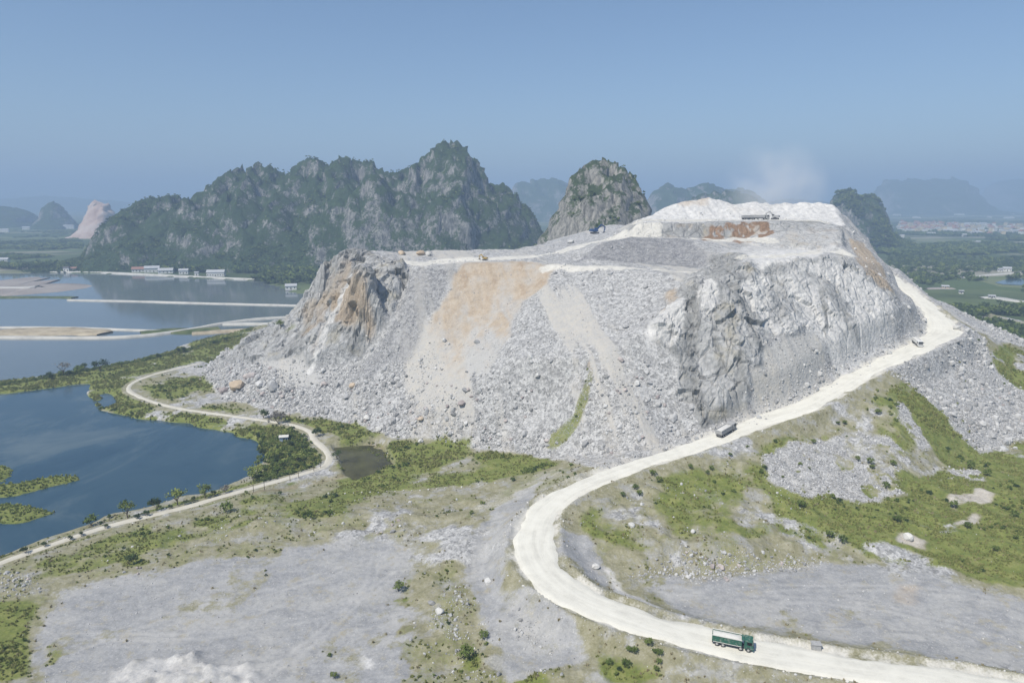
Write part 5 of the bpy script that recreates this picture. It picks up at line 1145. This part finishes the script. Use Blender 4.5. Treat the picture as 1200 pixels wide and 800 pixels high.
def wheel(root, x, y, r=0.52, w=0.34):
    bm = bmesh.new(); cyl(bm, (0, -w / 2, 0), (0, w / 2, 0), r, r, 18)
    bmesh.ops.bevel(bm, geom=[e for e in bm.edges if len(e.link_faces) == 2 and e.calc_face_angle(0) > 1.2], offset=.06, segments=1, affect='EDGES')
    t = obj("wheel", bm, M_TYRE, root, (x, y, r))
    s = 1 if y > 0 else -1
    bm = bmesh.new(); cyl(bm, (0, s * (w / 2 - .03), 0), (0, s * (w / 2 + .03), 0), r * .58, r * .5, 14); cyl(bm, (0, s * (w / 2 + .02), 0), (0, s * (w / 2 + .09), 0), r * .22, r * .16, 10)
    obj("rim", bm, M_RIM, t)
def dump_truck(loc, rz, label, body, bed, load, group=None):
    """eight wheeled tipper; x points forward"""
    g = empty("dump_truck", loc, rz, label, "truck", group)
    bm = bmesh.new(); box(bm, -4.4, 4.2, -.45, .45, .75, 1.05, .03)
    for s in (-1, 1): box(bm, -1.0, 1.3, s * .55 - .22 if s < 0 else .45, s * .55 + .1 if s < 0 else .9, .62, 1.0, .03)
    box(bm, -4.55, -4.35, -1.1, 1.1, .65, .85, .02)
    obj("chassis", bm, M_STEEL, g)
    # tipping body: sloped tail, ribs, rim and headboard
    bm = bmesh.new()
    prof = [(-4.6, 1.35), (-4.25, 1.12), (1.95, 1.12), (1.95, 2.62), (-4.6, 2.62)]
    for s in (-1, 1):
        a = [bm.verts.new((p[0], s * 1.25, p[1])) for p in prof]; b = [bm.verts.new((p[0], s * 1.17, p[1])) for p in prof]
        n = len(prof); bm.faces.new(a); bm.faces.new(b[::-1])
        for i in range(n): bm.faces.new((a[i], b[i], b[(i + 1) % n], a[(i + 1) % n]))
    box(bm, -4.58, 1.93, -1.165, 1.165, 1.13, 1.20); box(bm, 1.87, 1.95, -1.165, 1.165, 1.2, 2.85); box(bm, -4.6, -4.52, -1.165, 1.165, 1.36, 2.6)
    box(bm, 1.96, 2.45, -1.1, 1.1, 2.74, 2.83)
    b_ = obj("dump_bed", bm, bed, g)
    for s in (-1, 1):
        for k in range(7):
            bm = bmesh.new(); x = -4.1 + .98 * k; box(bm, x, x + .12, s * 1.255 - .05 * (s < 0), s * 1.255 + .05 * (s > 0), 1.15, 2.6); obj("rib", bm, bed, b_)
        bm = bmesh.new(); box(bm, -4.6, 1.97, s * 1.24 - .09, s * 1.24 + .09, 2.63, 2.72); obj("top_rail", bm, M_TARP if load == 'tarp' else bed, b_)
        bm = bmesh.new(); box(bm, -4.3, 1.9, s * 1.31 - .03, s * 1.31 + .03, 1.08, 1.2); obj("side_skirt", bm, M_TARP if load == 'tarp' else M_STEEL, b_)
    bm = bmesh.new(); bmesh.ops.create_grid(bm, x_segments=16, y_segments=6, size=1)
    for v in bm.verts:
        X, Y = v.co.x, v.co.y; k = (1 - abs(X) ** 3) * (1 - Y * Y)
        v.co = Vector((-1.32 + X * 3.18, Y * 1.14, 2.45 + .42 * k + random.uniform(-.05, .05)))
    obj("tarpaulin" if load == 'tarp' else "load", bm, M_TARP if load == 'tarp' else M_CRUSH, b_, smooth=load == 'tarp')
    # cab
    bm = bmesh.new(); prism(bm, [(2.5, .75), (4.45, .75), (4.5, 1.75), (4.25, 2.72), (4.0, 2.86), (2.6, 2.86), (2.5, 2.7)], -1.2, 1.2)
    for v in bm.verts: v.co = Vector((v.co.y, v.co.x, v.co.z))
    bmesh.ops.bevel(bm, geom=list(bm.edges), offset=.05, segments=1, affect='EDGES')
    c = obj("cab", bm, body, g)
    bm = bmesh.new(); vs = [bm.verts.new(p) for p in ((4.515, -1.05, 1.80), (4.515, 1.05, 1.80), (4.30, 1.05, 2.62), (4.30, -1.05, 2.62))]; bm.faces.new(vs)
    bmesh.ops.solidify(bm, geom=list(bm.faces), thickness=-.05); obj("windscreen", bm, M_GLASS, c)
    for s in (-1, 1):
        bm = bmesh.new(); vs = [bm.verts.new(p) for p in ((3.05, s * 1.215, 1.80), (4.22, s * 1.215, 1.80), (4.05, s * 1.215, 2.55), (3.05, s * 1.215, 2.55))]; bm.faces.new(vs)
        bmesh.ops.solidify(bm, geom=list(bm.faces), thickness=.03); obj("side_window", bm, M_GLASS, c)
        bm = bmesh.new(); box(bm, 4.3, 4.42, s * 1.38 - .1, s * 1.38 + .1, 1.95, 2.5, .03); cyl(bm, (4.3, s * 1.18, 2.5), (4.36, s * 1.38, 2.5), .03, n=5); obj("mirror", bm, M_STEEL, c)
        bm = bmesh.new(); box(bm, 4.46, 4.54, s * .85 - .22, s * .85 + .22, .92, 1.12, .02); obj("headlight", bm, M_LAMP, g)
        bm = bmesh.new(); box(bm, 3.0, 3.9, s * 1.2 - .1, s * 1.2 + .1, 1.06, 1.22, .03); obj("mudguard", bm, M_STEEL, g)
    bm = bmesh.new(); box(bm, 4.49, 4.56, -1.0, 1.0, 1.2, 1.62, .02); obj("grille", bm, M_STEEL, c)
    bm = bmesh.new(); box(bm, 4.40, 4.62, -1.22, 1.22, .48, .80, .05); obj("bumper", bm, body, g)
    bm = bmesh.new(); box(bm, 4.02, 4.3, -.9, .9, 2.84, 2.98, .03); obj("sun_visor", bm, body, c)
    for x in (3.45, 1.75, -2.1, -3.45):
        for s in (-1, 1): wheel(g, x, s * 1.02)
    return g
def on_road(px, py, side=0.0, dirn=1):
    x, y, _ = ground_at(px, py, GZ)
    k = int(np.argmin(np.hypot(ROADC[:, 0] - x, ROADC[:, 1] - y))); a, b = ROADC[max(k - 2, 0)], ROADC[min(k + 2, len(ROADC) - 1)]
    t = (b[:2] - a[:2]); t /= np.linalg.norm(t); t *= dirn
    q = ROADC[k]; s_ = (np.array([x, y]) - q[:2]) @ t; n = np.array([t[1], -t[0]])
    p = q[:2] + t * s_ + n * side
    j = np.argsort(np.hypot(ROADC[:, 0] - p[0], ROADC[:, 1] - p[1]))[:2]
    d = np.hypot(ROADC[j, 0] - p[0], ROADC[j, 1] - p[1]); z = (ROADC[j[0], 2] * d[1] + ROADC[j[1], 2] * d[0]) / (d.sum() + 1e-9)
    sl = (b[2] - a[2]) / max(np.linalg.norm(b[:2] - a[:2]), .1) * dirn
    return (float(p[0]), float(p[1]), float(z) + .09), math.atan2(t[1], t[0]), -math.atan(sl)
l, a, p = on_road(858, 757, 0.3, -1); g = dump_truck(l, a, "green dump truck with pale covered load driving on the lower haul road", M_GREEN, M_GREEN, 'tarp', "trucks on the haul road"); g.rotation_euler = (0, p, a); g.scale = (.86,) * 3
l, a, p = on_road(848, 508, -0.5, 1); g = dump_truck(l, a, "dusty grey dump truck climbing the road below the central cliff", M_GREY, M_GREY, 'stone', "trucks on the haul road"); g.rotation_euler = (0, p, a + .22)
l, a, p = on_road(1076, 405, 1.5, -1); g = dump_truck(l, a, "white truck coming down the road at the upper bend", M_WHITE, M_WHITE, 'stone', "trucks on the haul road"); g.rotation_euler = (0, p, a + .75); g.scale = (.85,) * 3

def excavator(loc, rz, label, body, group=None, reach=1.0, s=1.0):
    g = empty("excavator", loc, rz, label, "excavator", group); g.scale = (s, s, s)
    for k in (-1, 1):
        bm = bmesh.new(); prism(bm, [(-2.0, .35), (-1.7, 0), (1.7, 0), (2.0, .35), (1.8, .85), (-1.8, .85)], -.28, .28)
        for v in bm.verts: v.co = Vector((v.co.y, v.co.x + k * 1.15, v.co.z))
        obj("track", bm, M_STEEL, g)
    bm = bmesh.new(); box(bm, -.8, .8, -.9, .9, .45, 1.0); cyl(bm, (0, 0, .95), (0, 0, 1.2), .75, n=16); obj("undercarriage", bm, M_STEEL, g)
    bm = bmesh.new(); box(bm, -2.4, 1.4, -1.3, 1.3, 1.2, 2.0, .08); box(bm, -2.3, .2, -1.2, 1.2, 2.0, 2.5, .1, taper=(.92, .92)); box(bm, -2.65, -2.2, -1.25, 1.25, 1.25, 2.2, .12); obj("body", bm, body, g)
    bm = bmesh.new(); box(bm, .15, 1.55, .35, 1.3, 2.0, 3.1, .08, taper=(.85, .95)); c = obj("cab", bm, body, g)
    bm = bmesh.new(); box(bm, 1.46, 1.56, .45, 1.2, 2.15, 2.95); box(bm, .35, 1.3, 1.28, 1.33, 2.2, 2.9); obj("window", bm, M_GLASS, c)
    bm = bmesh.new(); e = Vector((3.4 * reach, -.1, 4.6)); f = Vector((5.6 * reach, -.1, 3.3)); h = Vector((5.0 * reach, -.1, 1.0))
    def beam(p, q, a, b):
        d = (q - p).normalized(); u = Vector((0, 1, 0)); w = d.cross(u); vs = []
        for (o, r) in ((p, a), (q, b)): vs += [bm.verts.new(o + u * .2 * i + w * r * j) for i, j in ((-1, -1), (1, -1), (1, 1), (-1, 1))]
        for q_ in ((3,2,1,0),(4,5,6,7),(0,1,5,4),(1,2,6,5),(2,3,7,6),(3,0,4,7)): bm.faces.new([vs[i] for i in q_])
    beam(Vector((.9, -.1, 1.9)), e, .4, .34); beam(e, f, .34, .24); obj("boom", bm, body, g)
    bm = bmesh.new(); beam(f + (f - h) * .12, h, .28, .16); obj("stick", bm, body, g)
    bm = bmesh.new(); prism(bm, [(h.x - .1, h.z + .1), (h.x + .55, h.z - .1), (h.x + .5, h.z - .75), (h.x - .2, h.z - .95), (h.x - .75, h.z - .6), (h.x - .45, h.z - .45)], -.6, .4)
    for v in bm.verts: v.co = Vector((v.co.y, v.co.x, v.co.z))
    obj("bucket", bm, M_STEEL, g); return g
def at(px, py): return ground_at(px, py, GZ)
excavator(at(697, 274), .3, "dark blue excavator parked at the foot of the limestone knob", M_BLUE, s=1.35)
excavator(at(568, 305), 2.6, "small yellow excavator on the front of the plateau", M_YELL, s=.62)
excavator(at(908, 257), 2.4, "grey excavator at the right end of the machines on the upper bench", M_GREY, "machines on the upper bench", s=1.0)
x, y, z = at(878, 257.5); dump_truck((x, y, z), .1, "grey truck at the left end of the machines on the upper bench", M_GREY, M_GREY, 'stone', "machines on the upper bench")
x, y, z = at(892, 257.5); dump_truck((x, y, z), -.1, "grey dump truck in the middle of the machines on the upper bench", M_GREY, M_GREY, 'stone', "machines on the upper bench")

# ------------------------------------------------------------------ hut, block, posts
M_CONC = soil("cast_concrete", (0.28, 0.28, 0.28), (0.36, 0.36, 0.355), (0.43, 0.425, 0.41), 1.5)
x, y, z = at(956, 760); g = empty("concrete_block", (x, y, z - .1), -.12, "grey concrete box standing beside the lower haul road", "concrete box")
bm = bmesh.new(); box(bm, -.85, .85, -.6, .6, 0, 1.25, .04, taper=(.97, .95)); obj("body", bm, M_CONC, g)
bm = bmesh.new(); box(bm, -.95, .95, -.72, .72, 1.252, 1.42, .03); obj("lid", bm, M_CONC, g)
bm = bmesh.new(); box(bm, -1.0, 1.0, -.75, .75, -.4, .12, .03); obj("base", bm, M_CONC, g)
x, y, z = at(333, 517); g = empty("hut", (x, y, z), .25, "small pale blue hut with a white roof in the shrubs beside the track fork", "hut")
bm = bmesh.new(); box(bm, -1.6, 1.6, -1.3, 1.3, -.4, 2.1); obj("wall", bm, paint("pale_blue_board", (0.36, 0.46, 0.56), .7, .2), g)
bm = bmesh.new(); prism(bm, [(-1.65, 2.1), (1.65, 2.1), (1.65, 2.2), (0, 2.65), (-1.65, 2.2)], -1.9, 1.9); obj("roof", bm, M_TARP, g)
bm = bmesh.new(); box(bm, -.4, .4, -1.34, -1.28, -.3, 1.7); obj("door", bm, M_STEEL, g)
bm = bmesh.new(); box(bm, .75, 1.3, -1.34, -1.29, .9, 1.5); obj("window", bm, M_GLASS, g)
for k, (px, py) in enumerate([(310, 574), (340, 563), (350, 560), (368, 552.5), (376, 549), (297, 577)]):
    x, y, z = at(px, py); bm = bmesh.new(); h = 2.6; cyl(bm, (0, 0, -.4), (random.uniform(-.1, .1), 0, h), .11, .08, 6); box(bm, -.14, .14, -.14, .14, h, h + .06)
    o = obj("marker_post", bm, M_BARK, None, (x, y, z)); tag(o, "thin dark post standing along the shore track by the shrub thicket", "post", "posts along the shore track")
for k in range(22):
    a = k / 21; px, py = 385 + 205 * a, 579 - 14 * a + 3 * math.sin(a * 3.1) + random.uniform(-.6, .6)
    x, y, z = at(px, py); o = bpy.data.objects.new("edge_stone", PALES.objects[k % 4].data); COL.objects.link(o); o.location = (x, y, z + .15); s = random.uniform(.5, .9); o.scale = (s, s, s)
    tag(o, "white stone in the row of stones bordering the meadow left of the road bend", "stone", "row of white edge stones")

# ------------------------------------------------------------------ buildings
M_WALLW = paint("white_wall", (0.72, 0.71, 0.67), .85, .2); M_WALLC = paint("cream_wall", (0.62, 0.52, 0.36), .85, .2)
M_ROOFR = paint("red_tile_roof", (0.30, 0.16, 0.125), .8, .35); M_ROOFG = paint("grey_sheet_roof", (0.42, 0.43, 0.44), .6, .2); M_ROOFD = paint("dark_roof", (0.10, 0.09, 0.09), .8, .2)
def house(loc, rz, w, d, h, wall, roof, label, cat="house", group=None, pitch=.35, n=4, floors=1, parts=True):
    g = empty("house", loc, rz, label, cat, group)
    bm = bmesh.new(); box(bm, -w/2, w/2, -d/2, d/2, -1.0, h)
    obj("wall", bm, wall, g)
    bm = bmesh.new()
    if pitch: prism(bm, [(-d/2-.6, h), (d/2+.6, h), (d/2+.6, h+.2), (0, h + d*pitch), (-d/2-.6, h+.2)], -w/2-.5, w/2+.5)
    else: box(bm, -w/2-.3, w/2+.3, -d/2-.3, d/2+.3, h, h+.5)
    obj("roof", bm, roof, g)
    for f in range(floors):
        for k in range(n):
            x = -w/2 + w*(k+.5)/n; z0 = f * 3.2 + .9; bm = bmesh.new(); door = (k == n // 2 and f == 0)
            box(bm, x-.6, x+.6, -d/2-.05, -d/2+.05, 0 if door else z0, 2.2 if door else z0 + 1.4); obj("door" if door else "window", bm, M_STEEL if door else M_GLASS, g)
    return g
def lake_house(px, py, wpx, h, *a, Y=None, **k):
    x, y, z = Z(px, py, -4.6) if Y is None else (D(px, py, Y)[0], Y, -4.6)
    sc = math.hypot(x, y) / 800; return house((x, y + 4, -4.6), math.atan2(-x, y) * .5 + random.uniform(-.1, .1), wpx * sc, min(9, wpx * sc * .6), h, *a, **k)
lake_house(76, 318, 5, 5, M_WALLW, M_ROOFD, "small white house alone at the left end of the lakeside row", n=2)
lake_house(84, 317.5, 6, 3.5, M_WALLC, M_ROOFR, "low brown roofed shed beside the leftmost lakeside house", n=2)
lake_house(122, 317.5, 9, 4.5, M_WALLC, M_ROOFG, "cream lakeside house at the left of the warm coloured row", n=3)
lake_house(134, 317.5, 13, 5.5, M_WALLC, M_ROOFG, "largest cream lakeside house in the warm coloured row", n=5)
lake_house(161, 318.5, 12, 3.6, M_WALLW, M_ROOFR, "low lakeside house with a dark red roof", n=4)
lake_house(177, 319, 14, 5.5, M_WALLW, M_ROOFG, "bright white lakeside house right of the red roofed one", n=4)
lake_house(193, 320, 14, 3.5, M_WALLW, M_ROOFG, "long low white shed right of the bright white lakeside house", n=4)
lake_house(214, 321, 9, 4.5, M_WALLW, M_ROOFG, "white lakeside house among trees near the middle of the shore", n=3)
lake_house(229, 323, 4, 4, M_WALLW, M_ROOFG, "tiny white hut between two clumps of shore trees", n=1)
lake_house(252, 323.5, 18, 5, M_WALLW, M_ROOFG, "wide white building at the right end of the lakeside row", n=7)
lake_house(322, 325, 8, 4, M_WALLC, M_ROOFG, "cream house in the trees right of the lakeside row", n=2)
lake_house(340, 339, 12, 3.5, M_WALLW, M_ROOFG, "white building by the water just left of the outcrop", n=3)
lake_house(2, 308, 9, 5, M_WALLW, M_ROOFG, "white house on the tree covered point at the left edge", n=2)
lake_house(80, 268, 9, 10, M_WALLW, M_ROOFG, "white quarry plant building below the pinkish hillside", n=3, floors=2)
lake_house(3, 272, 9, 7, M_WALLW, M_ROOFG, "pale shed far out in the fields at the left edge", n=2)
lake_house(30, 269, 6, 7, M_WALLW, M_ROOFG, "small white house far out in the left fields", n=2)
for (px, py, w, h, lab) in [(1058, 278, 5, 6, "single white house at the foot of the double topped karst hill"), (1092, 275, 9, 5, "pale shed in front of the left end of the distant town"), (1147, 286, 5, 7, "bright white house standing alone in the belt of trees before the town"),
                            (1131, 277, 5, 6, "small pale house left of the bright white house before the town"), (1182, 318, 9, 5, "pale house by the plain road on the right"), (1174, 318, 5, 4, "small shed left of the pale house by the plain road"),
                            (1165, 350, 7, 3, "low cream sheds among the trees on the right plain"), (1129, 344, 5, 3, "pale little hut in the scrub below the quarry road"), (1110, 338, 8, 2.5, "long low tan shed in the scrub below the quarry road")]:
    lake_house(px, py, w * .75, h * .8, M_WALLW if w != 8 else M_WALLC, M_ROOFG, lab, n=3)
# the distant town: each house its own object, too small to show parts
def town_mesh(name, w, d, h, wall, roof, pitch):
    bm = bmesh.new(); box(bm, -w/2, w/2, -d/2, d/2, -1, h, mi=0)
    if pitch: prism(bm, [(-d/2-.5, h+.01), (d/2+.5, h+.01), (0, h + d*pitch)], -w/2-.4, w/2+.4, mi=1)
    else: box(bm, -w/2-.3, w/2+.3, -d/2-.3, d/2+.3, h+.01, h+.8, mi=1)
    bmesh.ops.recalc_face_normals(bm, faces=bm.faces); me = bpy.data.meshes.new(name); bm.to_mesh(me); bm.free(); me.materials.append(wall); me.materials.append(roof); return me
T1 = [town_mesh("town_house", 14, 11, 7, M_WALLW, M_ROOFR, .4), town_mesh("town_house", 11, 10, 10, M_WALLW, M_ROOFR, .45), town_mesh("town_house", 18, 10, 6, M_WALLC, M_ROOFR, .4)]
T2 = [town_mesh("town_house", 10, 14, 11, M_WALLW, M_ROOFG, 0), town_mesh("town_house", 16, 12, 8, M_WALLW, M_ROOFG, 0), town_mesh("town_house", 9, 12, 14, M_WALLC, M_ROOFG, 0)]
T3 = [town_mesh("warehouse", 46, 20, 7, M_WALLW, M_ROOFG, .15), town_mesh("warehouse", 34, 16, 7, M_WALLW, M_ROOFG, .2)]
r = np.random.default_rng(5)
def town(n, meshes, lab, grp, cat, blo, bhi, ylo, yhi):
    for k in range(n):
        px = r.uniform(blo, bhi); py = r.uniform(ylo, yhi); x, y, _ = Z(px, py, -5)
        me = meshes[int(r.integers(0, len(meshes)))]; o = bpy.data.objects.new(me.name.split('.')[0], me); COL.objects.link(o)
        o.location = (x, y, -5.2); o.rotation_euler = (0, 0, float(r.choice([0, 1.57])) + r.uniform(-.25, .25)); s = r.uniform(.8, 1.25); o.scale = (s, s, s); tag(o, lab, cat, grp)
town(90, T1, "red roofed house in the left half of the distant town", "red roofed houses on the left of the town", "house", 1056, 1122, 262, 270.5)
town(55, T2, "pale flat roofed house along the near edge of the distant town", "flat roofed houses of the town", "house", 1054, 1150, 266, 273)
town(70, T1 + T2, "mixed pale house in the right half of the distant town", "houses on the right of the town", "house", 1122, 1215, 264, 276)
town(14, T3, "long white warehouse in the distant town", "warehouses of the town", "warehouse", 1110, 1200, 262, 275)
town(14, T3, "far pale shed on the plain beyond the town", "far sheds beyond the town", "warehouse", 1050, 1200, 247, 256)
# plain on the right: road, pond, bare patches
strip("plain_road", [(1118,327),(1140,325),(1160,323),(1185,321),(1230,320)], 9, -4.6, M_PALE, "pale earth road crossing the plain on the right")
strip("bare_patch", [(1150,350.5),(1165,350),(1185,353),(1210,356)], [8,14,12,10], -4.6, M_PALE, "pale cleared ground among the trees on the right plain")
strip("bare_patch", [(1085,340),(1100,339),(1118,339)], [6,12,8], -4.6, M_MUD, "brownish bare patch in the scrub below the quarry road")
strip("far_road", [(1040,256),(1100,255),(1160,253),(1240,254)], 26, -4.4, M_PALE, "faint pale strip of fields beyond the town")
bm = bmesh.new(); bm.faces.new([bm.verts.new((*Z(a, b, -4.7)[:2], -4.7)) for a, b in [(1166,331),(1180,327),(1230,325),(1240,335),(1195,334),(1175,333)]])
tag(obj("fish_pond", bm, M_WATER), "small pale pond on the plain at the right edge", kind='structure')

t = NT("murky_pool_water"); t.b.inputs['IOR'].default_value = 1.33
M_MURK = t.out(t.ramp(t.noise(0.15, 4, 0.6), [(0.3, (0.035, 0.035, 0.02)), (0.6, (0.075, 0.075, 0.035)), (0.8, (0.11, 0.115, 0.05))]), 0.12, t.bump(t.noise(2.0, 2, 0.5), 0.08, 0.08))
bm = bmesh.new(); bm.faces.new([bm.verts.new((*Z(a, b, -4.75)[:2], -4.75)) for a, b in [(384,512),(440,508),(458,518),(474,543),(445,558),(412,562),(392,548)]])
tag(obj("pit_pool", bm, M_MURK), "dark olive pool in the sunken pit beside the track bend", kind='structure')

# ------------------------------------------------------------------ blasting dust drifting off the summit
x, y, z = D(897, 226, 452)
bm = bmesh.new(); bmesh.ops.create_icosphere(bm, subdivisions=3, radius=1)
for v in bm.verts: v.co = Vector((v.co.x * 36, v.co.y * 20, v.co.z * 32))
pl_o = obj("dust_plume", bm, None, None, (x + 6, y, z + 3)); pl_o.data.materials.clear()
dm = bpy.data.materials.new("dust_air"); dm.use_nodes = True; tn = dm.node_tree
for nd in list(tn.nodes):
    if nd.type == 'BSDF_PRINCIPLED': tn.nodes.remove(nd)
pv = tn.nodes.new('ShaderNodeVolumePrincipled'); pv.inputs['Color'].default_value = (0.93, 0.96, 1.0, 1); pv.inputs['Absorption Color'].default_value = (1, 1, 1, 1); pv.inputs['Anisotropy'].default_value = -0.35
tc = tn.nodes.new('ShaderNodeTexCoord'); ln = tn.nodes.new('ShaderNodeVectorMath'); ln.operation = 'MULTIPLY'; ln.inputs[1].default_value = (1/36, 1/20, 1/32); tn.links.new(tc.outputs['Object'], ln.inputs[0])
le = tn.nodes.new('ShaderNodeVectorMath'); le.operation = 'LENGTH'; tn.links.new(ln.outputs[0], le.inputs[0])
mr = tn.nodes.new('ShaderNodeMapRange'); mr.inputs[1].default_value = 1.0; mr.inputs[2].default_value = 0.15; tn.links.new(le.outputs['Value'], mr.inputs[0])
nz = tn.nodes.new('ShaderNodeTexNoise'); nz.inputs['Scale'].default_value = .05; nz.inputs['Detail'].default_value = 4; tn.links.new(tc.outputs['Object'], nz.inputs['Vector'])
m2 = tn.nodes.new('ShaderNodeMapRange'); m2.inputs[1].default_value = .36; m2.inputs[2].default_value = .66; m2.inputs[4].default_value = .05; tn.links.new(nz.outputs[0], m2.inputs[0])
mm = tn.nodes.new('ShaderNodeMath'); mm.operation = 'MULTIPLY'; tn.links.new(mr.outputs[0], mm.inputs[0]); tn.links.new(m2.outputs[0], mm.inputs[1])
tn.links.new(mm.outputs[0], pv.inputs['Density']); tn.links.new(pv.outputs[0], tn.nodes['Material Output'].inputs['Volume'])
pl_o.data.materials.append(dm); tag(pl_o, "thin cloud of blasting dust drifting off the quarry summit", kind='stuff')

# ------------------------------------------------------------------ labels for short rows of look-alikes: by their order from the left
ORD = ["leftmost", "second from the left", "third from the left", "fourth from the left", "fifth from the left", "sixth from the left", "seventh from the left", "eighth from the left"]
ROWS = {"shrubs along the causeway": "rounded shrubs in the causeway hedge", "low shrubs on the near shore": "low dark shrubs by the shore track", "shrubs in the right field": "low green shrubs in the right field",
        "bushes below the lower road": "olive bushes below the lower road", "shrubs on the road embankment": "olive shrubs on the road embankment", "posts along the shore track": "thin dark posts by the track"}
bpy.context.view_layer.update()
for gname, what in ROWS.items():
    os_ = [o for o in COL.objects if o.get('group') == gname and o.parent is None]
    os_.sort(key=lambda o: proj(*o.location)[0]); n = len(os_)
    for i, o in enumerate(os_):
        if i < 8 and i < (n + 1) // 2: o['label'] = "%s of the %s" % (ORD[i], what)
        else: o['label'] = "%s of the %s" % ((ORD[n - 1 - i].replace("left", "right") if n - 1 - i < 8 else "middle one"), what)
